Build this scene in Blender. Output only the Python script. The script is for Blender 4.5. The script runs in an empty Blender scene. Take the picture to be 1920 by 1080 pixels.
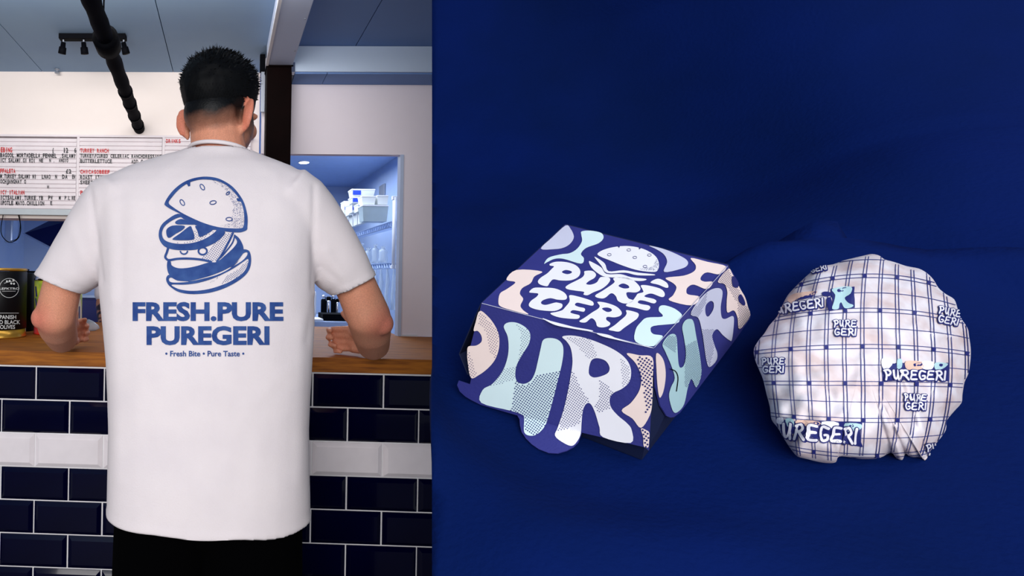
import bpy, bmesh, math, random
import numpy as np
from mathutils import Vector, Matrix, noise
from mathutils.bvhtree import BVHTree
from mathutils.geometry import delaunay_2d_cdt
random.seed(7)
SC = bpy.context.scene
COL = SC.collection

# ------------------------------------------------------------------ camera
CAM = Vector((0, 0, 1.33)); F = 1000.0; PX, PY = 386.0, 515.0
YAW, ROLL = .035, .017
_f = Vector((-math.sin(YAW), math.cos(YAW), 0)); _r0 = Vector((math.cos(YAW), math.sin(YAW), 0)); _u0 = Vector((0, 0, 1))
_r = _r0*math.cos(ROLL) + _u0*math.sin(ROLL); _u = -_r0*math.sin(ROLL) + _u0*math.cos(ROLL)
cd = bpy.data.cameras.new('camera'); cam = bpy.data.objects.new('camera', cd); COL.objects.link(cam)
m = Matrix.Identity(4)
for i in range(3):
    m[i][0] = _r[i]; m[i][1] = _u[i]; m[i][2] = -_f[i]; m[i][3] = CAM[i]
cam.matrix_world = m
cd.sensor_width = 36; cd.lens = F/1920*36; cd.shift_x = (960-PX)/1920; cd.shift_y = -(540-PY)/1920
cd.clip_start = .01; cd.clip_end = 50
SC.camera = cam

# ------------------------------------------------------------------ world, lights, exposure
def lin(c):
    return tuple((v/255/12.92 if v/255 <= .04045 else ((v/255+.055)/1.055)**2.4) for v in c)
w = bpy.data.worlds.new('world'); SC.world = w; w.use_nodes = True
w.node_tree.nodes['Background'].inputs[0].default_value = (.80, .88, 1, 1)
w.node_tree.nodes['Background'].inputs[1].default_value = .22
SC.view_settings.view_transform = 'Standard'; SC.view_settings.look = 'None'
SC.view_settings.exposure = 0; SC.view_settings.gamma = 1; SC.view_settings.use_curve_mapping = False
def area(name, loc, target, sx, sy, power, col=(1, 1, 1)):
    l = bpy.data.lights.new(name, 'AREA'); l.shape = 'RECTANGLE'; l.size = sx; l.size_y = sy; l.energy = power; l.color = col
    o = bpy.data.objects.new(name, l); COL.objects.link(o); o.location = loc
    o.rotation_euler = (Vector(target)-Vector(loc)).to_track_quat('-Z', 'Y').to_euler(); return o
area('front_fill_light', (-.5, -1.7, 1.75), (.15, 1.4, 1.05), 1.8, 1.2, 70, (1, .965, .955))  # added soft fill from behind the camera, no real window there
area('overhead_fill_light', (.2, -.35, 2.10), (.3, .55, 1.2), .5, .35, 4.4, (.96, .98, 1))  # added unseen fill overhead, brightens the box and cloth
area('cloth_raking_light', (1.15, .12, 2.10), (.75, .6, 1.45), .25, .25, 3.0, (.9, .96, 1))  # added unseen light, rakes the cloth folds and brightens the right
area('kitchen_lamp', (.3, 3.5, 2.10), (.3, 3.5, 0), 1.2, 1.4, 36, (.84, .91, 1))
area('wall_washer', (-.35, 1.35, 2.10), (-.35, 2.16, 1.85), 1.2, .12, 5.5, (1, .93, .87))

# ------------------------------------------------------------------ pixels to space
def ray(px, py): return _f + _r*((px-PX)/F) + _u*((PY-py)/F)
def pt(px, py, Y):
    d = ray(px, py); return CAM + d*(Y/d.y)
def cz(x, y, z): return CAM + _r*x + _u*y + _f*z          # camera-frame point
def plane_hit(px, py, p0, n):
    d = ray(px, py); return CAM + d*((p0-CAM).dot(n)/d.dot(n))
def on_z(px, py, z):
    d = ray(px, py); return CAM + d*((z-CAM.z)/d.z)
def inv(p):
    v = p-CAM; z = v.dot(_f); return (PX+F*v.dot(_r)/z, PY-F*v.dot(_u)/z)

# ------------------------------------------------------------------ materials
def mat(name, rgb, rough=.6, metal=0, noise_amt=0, nscale=20, rgb2=None, bump=0, bscale=60, emit=0, coat=0, alpha=1, trans=0, sheen=0, stretch=None, spec=.5):
    m = bpy.data.materials.new(name); m.use_nodes = True; nt = m.node_tree; b = nt.nodes['Principled BSDF']
    c = lin(rgb)+(1,)
    b.inputs['Base Color'].default_value = c; b.inputs['Roughness'].default_value = rough; b.inputs['Metallic'].default_value = metal
    b.inputs['Coat Weight'].default_value = coat; b.inputs['Alpha'].default_value = alpha; b.inputs['Transmission Weight'].default_value = trans
    b.inputs['Sheen Weight'].default_value = sheen; b.inputs['Specular IOR Level'].default_value = spec
    tc = nt.nodes.new('ShaderNodeTexCoord'); src = tc.outputs['Object']
    if stretch:
        mp = nt.nodes.new('ShaderNodeMapping'); mp.inputs['Scale'].default_value = stretch; nt.links.new(src, mp.inputs['Vector']); src = mp.outputs['Vector']
    ns = nt.nodes.new('ShaderNodeTexNoise'); ns.inputs['Scale'].default_value = nscale; ns.inputs['Detail'].default_value = 5; nt.links.new(src, ns.inputs['Vector'])
    if rgb2 is None: rgb2 = tuple(v*(1-.025) for v in rgb)
    mx = nt.nodes.new('ShaderNodeMix'); mx.data_type = 'RGBA'
    mx.inputs[6].default_value = c; mx.inputs[7].default_value = lin(rgb2)+(1,)
    rp = nt.nodes.new('ShaderNodeMapRange'); rp.inputs[1].default_value = .35; rp.inputs[2].default_value = .68
    nt.links.new(ns.outputs['Fac'], rp.inputs[0]); nt.links.new(rp.outputs[0], mx.inputs[0]); nt.links.new(mx.outputs[2], b.inputs['Base Color'])
    if bump:
        n2 = nt.nodes.new('ShaderNodeTexNoise'); n2.inputs['Scale'].default_value = bscale; n2.inputs['Detail'].default_value = 4; nt.links.new(src, n2.inputs['Vector'])
        bp = nt.nodes.new('ShaderNodeBump'); bp.inputs['Strength'].default_value = bump; bp.inputs['Distance'].default_value = .002
        nt.links.new(n2.outputs['Fac'], bp.inputs['Height']); nt.links.new(bp.outputs['Normal'], b.inputs['Normal'])
    if emit:
        b.inputs['Emission Color'].default_value = c; b.inputs['Emission Strength'].default_value = emit
    return m
M = {}
M['wall'] = mat('wall_paint', (246, 236, 230), .8, bump=.1, rgb2=(245, 235, 229))
M['wall_cool'] = mat('cool_wall_paint', (240, 232, 240), .8, bump=.1, rgb2=(239, 231, 239))
M['ceil'] = mat('ceiling_paint', (132, 160, 188), .75, rgb2=(124, 152, 184), nscale=3)
M['ceil2'] = mat('blue_ceiling_paint', (104, 138, 194), .75, nscale=3)
M['seam'] = mat('seam_shadow_gap', (30, 40, 60), .9)
M['beam'] = mat('beam_paint', (190, 206, 234), .7, nscale=4)
M['bulk'] = mat('bulkhead_paint', (196, 214, 236), .7, nscale=4)
M['post'] = mat('dark_brown_steel', (13, 4, 4), .6, rgb2=(9, 3, 3), spec=.03)
M['black'] = mat('black_metal', (4, 5, 10), .7, spec=.05)
M['blackm'] = mat('black_rubber', (4, 6, 16), .8, spec=.05)
M['grey'] = mat('grey_metal', (150, 158, 172), .4, metal=.4)
M['chrome'] = mat('chrome', (215, 220, 230), .15, metal=1)
M['frame'] = mat('board_frame', (190, 200, 206), .5)
M['board'] = mat('white_letter_board', (236, 228, 232), .55)
M['red'] = mat('red_letters', (205, 22, 30), .5)
M['ink'] = mat('black_letters', (14, 18, 30), .5)
M['tile'] = mat('navy_glazed_tile', (2, 3, 36), .09, coat=.2, rgb2=(1, 1, 26), nscale=4, spec=.2)
M['tilew'] = mat('white_glazed_tile', (248, 240, 243), .15, coat=.4)
M['grout'] = mat('white_grout', (240, 238, 240), .9, bump=.2)
M['wood'] = mat('oak_worktop', (172, 104, 34), .6, rgb2=(122, 68, 26), nscale=9, stretch=(1.2, 14, 14), bump=.08, spec=.2)
M['floor'] = mat('grey_floor', (90, 92, 100), .6)
M['kwall'] = mat('kitchen_wall_blue', (168, 188, 222), .5, nscale=2, rgb2=(148, 172, 216))
M['kceil'] = mat('kitchen_ceiling_blue', (156, 182, 228), .7)
M['kdark'] = mat('kitchen_navy', (22, 30, 110), .5)
M['hood'] = mat('extractor_steel', (20, 30, 90), .3, metal=.5)
M['ksteel'] = mat('steel_worktop', (170, 190, 225), .3, metal=.6)
M['tub'] = mat('frosted_tub', (222, 228, 228), .35, alpha=.93)
M['tubc'] = mat('clear_tub', (170, 188, 196), .25, alpha=.7)
M['lab'] = mat('blue_label', (18, 60, 200), .5)
M['bag'] = mat('clear_plastic_bag', (205, 222, 240), .15, alpha=.45, bump=.5)
M['shirt'] = mat('white_cotton', (238, 229, 230), .9, bump=.25, bscale=350, sheen=.1, rgb2=(233, 224, 226), nscale=14)
M['print'] = mat('blue_screen_print', (24, 62, 132), .8, rgb2=(50, 86, 150), nscale=42)
M['trs'] = mat('black_trousers', (2, 2, 3), 1, spec=.03)
M['hair'] = mat('black_hair', (4, 6, 9), .65, rgb2=(2, 3, 5), nscale=90, spec=.15)
M['shoe'] = mat('dark_shoe', (20, 20, 24), .5)
M['eye'] = mat('eye_white', (235, 235, 235), .2)
M['iris'] = mat('dark_iris', (40, 25, 15), .2)
M['navy'] = mat('navy_card', (46, 50, 128), .62, rgb2=(40, 44, 118), bump=.12, bscale=500)
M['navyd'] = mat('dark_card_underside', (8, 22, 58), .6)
M['cw'] = mat('white_ink', (236, 238, 246), .6)
M['cl'] = mat('lilac_and_shaded_ink', (202, 206, 228), .6)  # on the lid's corner shape, pale ink with shade put into its colour
M['ct'] = mat('pale_teal_ink', (212, 236, 240), .6)
M['ct2'] = mat('teal_ink', (176, 212, 218), .6)
M['cp'] = mat('peach_ink', (240, 222, 216), .6)
M['inkn'] = mat('navy_ink', (30, 36, 110), .6)
M['paper'] = mat('greaseproof_paper', (222, 220, 228), .6, rgb2=(206, 188, 188), nscale=70, bump=.2, bscale=120)
M['pap2'] = mat('paper_stamp_fill', (226, 226, 234), .6)
M['pline'] = mat('navy_line_ink', (28, 44, 120), .6)
M['por'] = mat('orange_ink', (226, 190, 172), .6)
M['cloth'] = mat('deep_blue_cloth', (2, 23, 82), .85, rgb2=(1, 20, 68), nscale=5, bump=.35, bscale=260, spec=.06)
M['plinth'] = mat('navy_plinth_board', (8, 16, 60), .7)
M['canb'] = mat('black_can_paper', (4, 5, 9), .45, spec=.2)
M['gold'] = mat('gold_rim', (196, 150, 60), .3, metal=.7)
M['yel'] = mat('yellow_green_tin', (190, 195, 50), .4, rgb2=(120, 150, 40), nscale=30)
M['cream'] = mat('cream_tin', (225, 215, 190), .4)
M['tred'] = mat('red_tin_ink', (200, 40, 25), .4)
M['lamp'] = mat('lit_downlight', (255, 255, 255), .5, emit=6)
M['white'] = mat('white_plastic', (225, 228, 235), .4)
M['sticker'] = mat('off_white_ink', (215, 220, 220), .5)

# ------------------------------------------------------------------ object helpers
def root_loc(o):
    v = Vector((0, 0, 0))
    while o is not None: v += o.location; o = o.parent
    return v
def tagp(o, label=None, cat=None, group=None, kind=None):
    if label: o['label'] = label
    if cat: o['category'] = cat
    if group: o['group'] = group
    if kind: o['kind'] = kind
    return o
def thing(name, loc, label, cat, group=None):
    o = bpy.data.objects.new(name, None); o.empty_display_size = .05; COL.objects.link(o); o.location = loc
    return tagp(o, label, cat, group)
def mesh(name, verts, faces, mats, parent=None, smooth=False, midx=None):
    off = root_loc(parent) if parent else Vector((0, 0, 0))
    me = bpy.data.meshes.new(name); me.from_pydata([tuple(Vector(v)-off) for v in verts], [], [tuple(f) for f in faces])
    for mm in (mats if isinstance(mats, (list, tuple)) else [mats]): me.materials.append(mm)
    if smooth: me.polygons.foreach_set('use_smooth', [True]*len(me.polygons))
    if midx: me.polygons.foreach_set('material_index', midx)
    me.update()
    o = bpy.data.objects.new(name, me); COL.objects.link(o)
    if parent: o.parent = parent
    return o
class MB:
    def __init__(s): s.v = []; s.f = []
    def add(s, v, f):
        n = len(s.v); s.v += [Vector(p) for p in v]; s.f += [tuple(i+n for i in q) for q in f]
    def box(s, a, b, bev=0):
        x0, y0, z0 = (min(a[i], b[i]) for i in range(3)); x1, y1, z1 = (max(a[i], b[i]) for i in range(3))
        if bev <= 0:
            s.add([(x0,y0,z0),(x1,y0,z0),(x1,y1,z0),(x0,y1,z0),(x0,y0,z1),(x1,y0,z1),(x1,y1,z1),(x0,y1,z1)],
                  [(0,3,2,1),(4,5,6,7),(0,1,5,4),(1,2,6,5),(2,3,7,6),(3,0,4,7)]); return
        bm = bmesh.new(); bmesh.ops.create_cube(bm, size=1)
        for v in bm.verts: v.co = Vector(((x0+x1)/2+v.co.x*(x1-x0), (y0+y1)/2+v.co.y*(y1-y0), (z0+z1)/2+v.co.z*(z1-z0)))
        bmesh.ops.bevel(bm, geom=bm.edges[:]+bm.verts[:], offset=bev, segments=2, profile=.6, affect='EDGES')
        bm.verts.index_update(); s.add([v.co.copy() for v in bm.verts], [[v.index for v in f.verts] for f in bm.faces]); bm.free()
    def tube(s, pts, r, n=10, caps=True):
        pts = [Vector(p) for p in pts]; rs = r if isinstance(r, (list, tuple)) else [r]*len(pts)
        up = None; base = len(s.v); vs = []; fs = []
        for i, p in enumerate(pts):
            t = (pts[min(i+1, len(pts)-1)]-pts[max(i-1, 0)]).normalized()
            if up is None: up = Vector((0, 0, 1)) if abs(t.z) < .9 else Vector((1, 0, 0))
            a = t.cross(up).normalized(); b = a.cross(t).normalized(); up = b
            for k in range(n):
                th = 2*math.pi*k/n; vs.append(p + a*math.cos(th)*rs[i] + b*math.sin(th)*rs[i])
        for i in range(len(pts)-1):
            for k in range(n): fs.append((i*n+k, i*n+(k+1) % n, (i+1)*n+(k+1) % n, (i+1)*n+k))
        if caps: fs.append(tuple(range(n))[::-1]); fs.append(tuple((len(pts)-1)*n+k for k in range(n)))
        s.add(vs, fs)
    def lathe(s, c, prof, n=40):
        c = Vector(c); vs = []; fs = []
        for (r, z) in prof:
            for k in range(n): th = 2*math.pi*k/n; vs.append(c+Vector((r*math.cos(th), r*math.sin(th), z)))
        for i in range(len(prof)-1):
            for k in range(n): fs.append((i*n+k, i*n+(k+1) % n, (i+1)*n+(k+1) % n, (i+1)*n+k))
        fs.append(tuple(range(n))[::-1]); fs.append(tuple((len(prof)-1)*n+k for k in range(n)))
        s.add(vs, fs)
    def build(s, name, mt, parent=None, smooth=False):
        return mesh(name, s.v, s.f, mt, parent, smooth)
def box(name, a, b, mt, parent=None, bev=0):
    q = MB(); q.box(a, b, bev); return q.build(name, mt, parent)
def struct(o): o['kind'] = 'structure'; return o
def bvh_of(o):
    off = root_loc(o.parent) if o.parent else Vector((0, 0, 0))
    return BVHTree.FromPolygons([v.co+off for v in o.data.vertices], [tuple(p.vertices) for p in o.data.polygons])
def surf_bvh(bv, off):
    def f(px, py):
        d = ray(px, py).normalized(); h = bv.ray_cast(CAM, d)
        if h[0] is None: return None
        n = h[1] if h[1].dot(d) < 0 else -h[1]
        return h[0]+n*off*.5-d*off*.5
    return f
def surf_plane(p0, n, off):
    n = n if n.dot(CAM-p0) > 0 else -n
    return lambda px, py: plane_hit(px, py, p0+n*off, n)
def smooth_loop(pts, k=4):
    out = []; n = len(pts)
    for i in range(n):
        p0, p1, p2, p3 = (Vector(pts[(i+j) % n]) for j in (-1, 0, 1, 2))
        for q in range(k):
            t = q/k; out.append(.5*((2*p1)+(p2-p0)*t+(2*p0-5*p1+4*p2-p3)*t*t+(3*p1-p0-3*p2+p3)*t*t*t))
    return [(v[0], v[1]) for v in out]
def smooth_line(pts, k=6):
    P = [Vector(pts[0])]+[Vector(p) for p in pts]+[Vector(pts[-1])]; out = []
    for i in range(1, len(P)-2):
        p0, p1, p2, p3 = P[i-1:i+3]
        for q in range(k):
            t = q/k; out.append(.5*((2*p1)+(p2-p0)*t+(2*p0-5*p1+4*p2-p3)*t*t+(3*p1-p0-3*p2+p3)*t*t*t))
    out.append(P[-2]); return out
def inside(x, y, loops):
    c = np.zeros(np.shape(x), bool)
    for L in loops:
        n = len(L)
        for i in range(n):
            x1, y1 = L[i]; x2, y2 = L[(i+1) % n]
            if y1 == y2: continue
            c ^= ((y1 > y) != (y2 > y)) & (x < (x2-x1)*(y-y1)/(y2-y1)+x1)
    return c
class Decal:
    """flat print: 2D shapes in picture pixels laid on a surface"""
    def __init__(s): s.v = []; s.f = []
    def region(s, loops, grid=0, clip=None):
        allv = []; edges = []
        for L in loops:
            b = len(allv); allv += [Vector(p) for p in L]; edges += [(b+i, b+(i+1) % len(L)) for i in range(len(L))]
        if grid:
            xs = [p[0] for p in allv]; ys = [p[1] for p in allv]
            gx, gy = np.meshgrid(np.arange(min(xs), max(xs), grid)+.137, np.arange(min(ys), max(ys), grid)+.171)
            ok = inside(gx, gy, loops)
            allv += [Vector((float(a), float(b))) for a, b in zip(gx[ok], gy[ok])]
        r = delaunay_2d_cdt(allv, edges, [], 0, 1e-4)
        V = r[0]; T = r[2]
        if not T: return
        cx = np.array([sum(V[i][0] for i in t)/len(t) for t in T]); cy = np.array([sum(V[i][1] for i in t)/len(t) for t in T])
        ok = inside(cx, cy, loops)
        if clip is not None: ok &= inside(cx, cy, [clip])
        n = len(s.v); s.v += [(v[0], v[1]) for v in V]; s.f += [tuple(i+n for i in t) for t, k in zip(T, ok) if k]
    def strip(s, pts, wd, caps=True, step=None):
        pts = [Vector((p[0], p[1])) for p in pts]
        n = len(s.v); c = len(pts)
        for i, p in enumerate(pts):
            t = pts[min(i+1, c-1)]-pts[max(i-1, 0)]
            if t.length < 1e-9: t = Vector((1, 0))
            t.normalize(); q = Vector((-t[1], t[0]))*wd/2
            s.v += [tuple(p+q), tuple(p-q)]
        for i in range(c-1): s.f.append((n+2*i, n+2*i+1, n+2*i+3, n+2*i+2))
        if caps:
            s.disc(pts[0], wd/2); s.disc(pts[-1], wd/2)
    def disc(s, p, r, k=9):
        n = len(s.v); s.v += [(p[0]+r*math.cos(2*math.pi*i/k), p[1]+r*math.sin(2*math.pi*i/k)) for i in range(k)]
        s.f.append(tuple(range(n, n+k)))
    def dots(s, zones, shape, sp, r, ang=.6, fade=None):
        pts = [p for z in zones for p in z]; x0 = min(p[0] for p in pts); x1 = max(p[0] for p in pts); y0 = min(p[1] for p in pts); y1 = max(p[1] for p in pts)
        D = max(x1-x0, y1-y0); cx, cy = (x0+x1)/2, (y0+y1)/2; k = int(D/sp)+1
        g = np.arange(-k, k+1)*sp; X, Y = np.meshgrid(g, g); X = X.ravel(); Y = Y.ravel()
        A = cx+X*math.cos(ang)-Y*math.sin(ang); B = cy+X*math.sin(ang)+Y*math.cos(ang)
        ok = np.zeros(len(A), bool)
        for z in zones: ok |= inside(A, B, [z])
        if shape: ok &= inside(A, B, shape)
        for a, b in zip(A[ok], B[ok]):
            q = 1 if fade is None else fade(a, b)
            if q > .15: s.disc((a, b), r*q, 6)
    def build(s, name, mt, parent, surf, kind=None):
        used = {}; P = []; F_ = []; cache = {}
        for f in s.f:
            for i in f:
                if i not in cache: cache[i] = surf(*s.v[i])
            if any(cache[i] is None for i in f): continue
            pts = [cache[i] for i in f]
            if max((a-pts[0]).length for a in pts) > .12 and len(f) > 2 and surf.__name__ != '<lambda>': continue
            idx = []
            for i in f:
                if i not in used: used[i] = len(P); P.append(cache[i])
                idx.append(used[i])
            F_.append(idx)
        if not F_: return None
        o = mesh(name, P, F_, mt, parent)
        if kind: o['kind'] = kind
        return o
def tx(L, fx): return [fx(x, y) for x, y in L]
def text_px(dec, s, x0, x1, ytop, ybase, bold=0, slope=0, grid=9):
    c = bpy.data.curves.new('t', 'FONT'); c.body = s; c.offset = bold; c.resolution_u = 3
    o = bpy.data.objects.new('t', c); COL.objects.link(o); bpy.context.view_layer.update()
    me = bpy.data.meshes.new_from_object(o.evaluated_get(bpy.context.evaluated_depsgraph_get()))
    bpy.data.objects.remove(o)
    if not me.vertices: return
    xs = [v.co.x for v in me.vertices]; a, b = min(xs), max(xs); H = .73
    bm = bmesh.new(); bm.from_mesh(me)
    for v in bm.verts:
        X = x0+(v.co.x-a)/(b-a)*(x1-x0); v.co = Vector((X, ybase-v.co.y/H*(ybase-ytop)+slope*(X-x0), 0))
    if grid:
        for k in range(int((x1-x0)//grid)):
            bmesh.ops.bisect_plane(bm, geom=bm.verts[:]+bm.edges[:]+bm.faces[:], plane_co=(x0+k*grid, 0, 0), plane_no=(1, 0, 0))
        y = min(v.co.y for v in bm.verts)
        ymax = max(v.co.y for v in bm.verts)
        while y < ymax:
            bmesh.ops.bisect_plane(bm, geom=bm.verts[:]+bm.edges[:]+bm.faces[:], plane_co=(0, y, 0), plane_no=(0, 1, 0)); y += grid
    bm.verts.index_update(); n = len(dec.v)
    dec.v += [(v.co.x, v.co.y) for v in bm.verts]; dec.f += [tuple(v.index+n for v in f.verts) for f in bm.faces]; bm.free()

# organic blobs: overlapping tapered shapes fused to one skin
_ico = None
def ico():
    global _ico
    if _ico is None:
        bm = bmesh.new(); bmesh.ops.create_icosphere(bm, subdivisions=3, radius=1); bm.verts.index_update()
        _ico = ([v.co.copy() for v in bm.verts], [tuple(v.index for v in f.verts) for f in bm.faces]); bm.free()
    return _ico
class Blob(MB):
    def ell(s, c, r, R=None):
        v, f = ico(); c = Vector(c)
        s.add([c+((R @ Vector((p.x*r[0], p.y*r[1], p.z*r[2]))) if R else Vector((p.x*r[0], p.y*r[1], p.z*r[2]))) for p in v], f)
    def cap(s, a, ra, b, rb, flat=1.0):
        a = Vector(a); b = Vector(b); n = 8
        for i in range(n+1):
            t = i/n; s.ell(a.lerp(b, t), (ra+(rb-ra)*t,)*3) if i in (0, n) else None
        s.tube([a.lerp(b, i/4) for i in range(5)], [ra+(rb-ra)*i/4 for i in range(5)], 20)
    def fuse(s, voxel, smooth=4, decimate=None):
        me = bpy.data.meshes.new('b'); me.from_pydata([tuple(v) for v in s.v], [], s.f)
        bm = bmesh.new(); bm.from_mesh(me); bmesh.ops.recalc_face_normals(bm, faces=bm.faces); bm.to_mesh(me); bm.free()
        o = bpy.data.objects.new('b', me); COL.objects.link(o)
        md = o.modifiers.new('r', 'REMESH'); md.mode = 'VOXEL'; md.voxel_size = voxel
        sm = o.modifiers.new('s', 'SMOOTH'); sm.factor = .5; sm.iterations = smooth
        bpy.context.view_layer.update()
        m2 = bpy.data.meshes.new_from_object(o.evaluated_get(bpy.context.evaluated_depsgraph_get())); bpy.data.objects.remove(o)
        return [v.co.copy() for v in m2.vertices], [tuple(p.vertices) for p in m2.polygons]

# ================================================================== THE SHOP
ZT = CAM.z-.2175            # worktop surface
YF = 1.45                   # counter front
YB = 2.02                   # right wall plane
YL = 2.16                   # left wall plane
ZC = CAM.z+.82              # ceiling
XR = 1.75; XL = -1.35
struct(box('floor', (XL-.6, -2.2, -.05), (2.2, 5.2, 0), M['floor']))
# ceiling with separate boards
cl = struct(box('ceiling', (XL-.6, -1.2, ZC+.012), (XR, YL+.05, ZC+.06), M['seam']))
xs = [XL-.6, pt(80, 135, YL).x, pt(325, 135, YL).x, pt(503, 120, 1.9).x, pt(672, 80, 1.87).x, 1.05, XR]
for i in range(len(xs)-1):
    b = box('ceiling_board', (xs[i]+.0015, -1.2, ZC), (xs[i+1]-.0015, YL+.03, ZC+.014), M['ceil'] if i < 3 else M['ceil2'], cl)
    if i >= 3: b['label'] = 'darker blue ceiling board right of the beam'
# walls
xj = pt(487, 200, YL).x
zb = pt(60, 405, YL).z
struct(box('wall_left', (XL-.6, YL, zb-.01), (xj, YL+.1, ZC+.02), M['wall']))
hx0 = pt(466, 300, YB).x; hx1 = pt(754, 450, YB).x; hz = pt(600, 289, YB).z
q = MB(); q.box((xj, YB, hz), (hx1, YB+.03, ZC+.02)); q.box((hx1, YB, ZT), (XR, YB+.03, ZC+.02))
struct(q.build('wall_right', M['wall_cool']))
struct(box('trim_1', (hx1-.012, YB-.004, ZT), (hx1, YB+.03, hz), M['beam']))
struct(box('trim_2', (hx1+.0, YB-.006, ZT), (hx1+.06, YB-.0005, ZT+.006), M['white']))
# beam in depth and bulkhead
bz = CAM.z+.749; bx0 = pt(500, 122, 1.9).x; bx1 = pt(549, 122, 1.9).x
bm_ = thing('ceiling_beam', ((bx0+bx1)/2, 1.0, bz), 'pale blue boxed ceiling beam running back to the dark post', 'beam')
box('beam_casing', (bx0, -1.1, bz), (bx1, 1.905, ZC-.001), M['beam'], bm_, .002)
box('edge_strip', (bx0-.004, -1.1, bz-.004), (bx0+.006, 1.9, bz+.008), M['white'], bm_)
for k in range(5):
    q = MB(); q.lathe(((bx1-.008), .9+k*.22, bz-.0015), [(.003, 0), (.003, .002)], 10); q.build('screw', M['grey'], bm_)
bk = thing('bulkhead', (.8, 1.95, CAM.z+.728), 'pale blue boxed bulkhead across the top of the right wall', 'bulkhead')
bzz = CAM.z+.728; xq = pt(614, 140, 1.9).x
box('bulkhead_casing', (bx1+.004, 1.907, bzz), (XR, YB-.001, ZC-.001), M['bulk'], bk, .001)
box('underside_board', (bx1+.01, 1.912, bzz-.006), (xq, YB-.002, bzz-.0005), M['ceil2'], bk)
box('underside_board', (xq+.002, 1.912, bzz-.006), (XR-.01, YB-.002, bzz-.0005), M['ceil2'], bk)
box('edge_bracket', (bx1-.004, 1.90, bzz-.004), (bx1+.008, 1.93, bzz+.03), M['chrome'], bk)
# post
p0 = pt(498, 300, 1.9); p1 = pt(545, 300, 1.9)
po = thing('steel_post', ((p0.x+p1.x)/2, 1.94, 0), 'dark brown square steel post standing behind the worktop', 'post')
box('post_shaft', (p0.x, 1.905, ZT), (p1.x, 1.99, bz), M['post'], po, .003)
box('top_plate', (p0.x-.004, 1.90, bz-.006), (p1.x+.004, 1.995, bz-.0005), M['post'], po)
br = thing('hanging_bracket', (pt(493, 90, 1.95).x, 1.95, pt(493, 90, 1.95).z), 'narrow black and grey steel bracket on the wall left of the dark post', 'bracket')
a = pt(488, 84, 1.98); b = pt(497, 135, 1.98); box('bracket_plate', (a.x, 1.975, b.z), (b.x, 1.99, ZC-.002), M['black'], br, .001)
a = pt(490, 128, 1.98); b = pt(496, 210, 1.98); box('bracket_arm', (a.x, 1.978, b.z), (b.x, 1.99, a.z), M['grey'], br, .001)
# counter base with tiles
P_ = 130.0/1000*YF; 
xj1 = pt(195, 720, YF).x; zr = pt(100, 687, YF).z
# find tile size from joints in the picture
tw = (pt(720, 730, YF).x-pt(195, 720, YF).x)/4; 
zA = pt(300, 695, YF).z; zB = pt(300, 1012, YF).z; th = (zA-zB)/5
g = .0042
co = thing('counter_base', (0, 1.7, 0), 'serving counter front clad in glossy navy metro tiles with one white course', 'counter')
box('grout_bed', (XL, YF+.006, .0), (XR-.1, 1.98, ZT-.041), M['grout'], co)
def tile_mesh(wd, ht, mt, name):
    w2, h2 = wd/2, ht/2; e = .011; d = .0065
    v = [(-w2,.004,-h2),(w2,.004,-h2),(w2,.004,h2),(-w2,.004,h2),(-w2,0,-h2),(w2,0,-h2),(w2,0,h2),(-w2,0,h2),
         (-w2+e,-d,-h2+e),(w2-e,-d,-h2+e),(w2-e,-d,h2-e),(-w2+e,-d,h2-e)]
    f = [(0,1,5,4),(1,2,6,5),(2,3,7,6),(3,0,4,7),(4,5,9,8),(5,6,10,9),(6,7,11,10),(7,4,8,11),(8,9,10,11)]
    me = bpy.data.meshes.new(name); me.from_pydata(v, [], f); me.materials.append(mt); return me
tn = tile_mesh(tw-g, th-g, M['tile'], 'tile'); twm = tile_mesh(tw-g, th-g, M['tilew'], 'tile')
ztop = ZT-.0435
xjoint = pt(195, 720, YF).x
for r in range(int(ztop/th)+1):
    zc = ztop-th*(r+.5)
    if zc-th/2 < 0: break
    offx = xjoint + (0 if r % 2 == 0 else tw/2)
    if r == 2: me = twm
    else: me = tn
    for k in range(-6, 9):
        x = offx+(k+.5)*tw
        if x-tw/2 < XL or x+tw/2 > XR-.1: continue
        t = bpy.data.objects.new('tile', me); COL.objects.link(t); t.parent = co
        t.location = Vector((x+random.uniform(-.0004,.0004), YF+.0035, zc))-co.location
        t.rotation_euler = (random.uniform(-.004, .004), 0, random.uniform(-.004, .004))
        if r == 2: t['label'] = 'white tile'
wt = tagp(box('worktop', (XL, YF-.003, ZT-.040), (XR-.1, YB-.001, ZT), M['wood'], None, .002), 'oiled oak worktop running along the tiled counter', 'worktop')
tagp(box('worktop_shelf', (XL, YB+.0, ZT-.040), (hx1, YL+.18, ZT-.0005), M['wood'], None, .001), 'oak ledge behind the worktop under the serving hatch', 'ledge')

# pipe
pr = thing('ceiling_pipe', pt(262, 243, YL-.02), 'thick black taped pipe slanting across the ceiling into the wall above the menu', 'pipe')
pe = pt(261, 241, YL-.002); pn = pt(160, -30, 1.12)
d = pn-pe
N_ = 40; pts = []; rs = []
for i in range(N_+1):
    t = i/N_; pts.append(pe+d*t*1.25); rs.append(.0215+.0012*math.sin(i*1.7)+(.001 if i % 5 == 0 else 0))
q = MB(); q.tube(pts, rs, 18); q.build('pipe_body', M['blackm'], pr, True)
for t in (.05, .16, .29, .40):
    c = pe+d*t; q = MB(); q.tube([c-d.normalized()*.006, c+d.normalized()*.006], .0245, 18); q.build('tape_band', M['black'], pr, True)
c = pe+d*.62; dn = d.normalized()
def near_on_line(px, py):
    best = min(((Vector(inv(pe+d*(k/200)))-Vector((px, py))).length, k) for k in range(260)); return pe+d*(best[1]/200)
c = near_on_line(186, 84)
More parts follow.
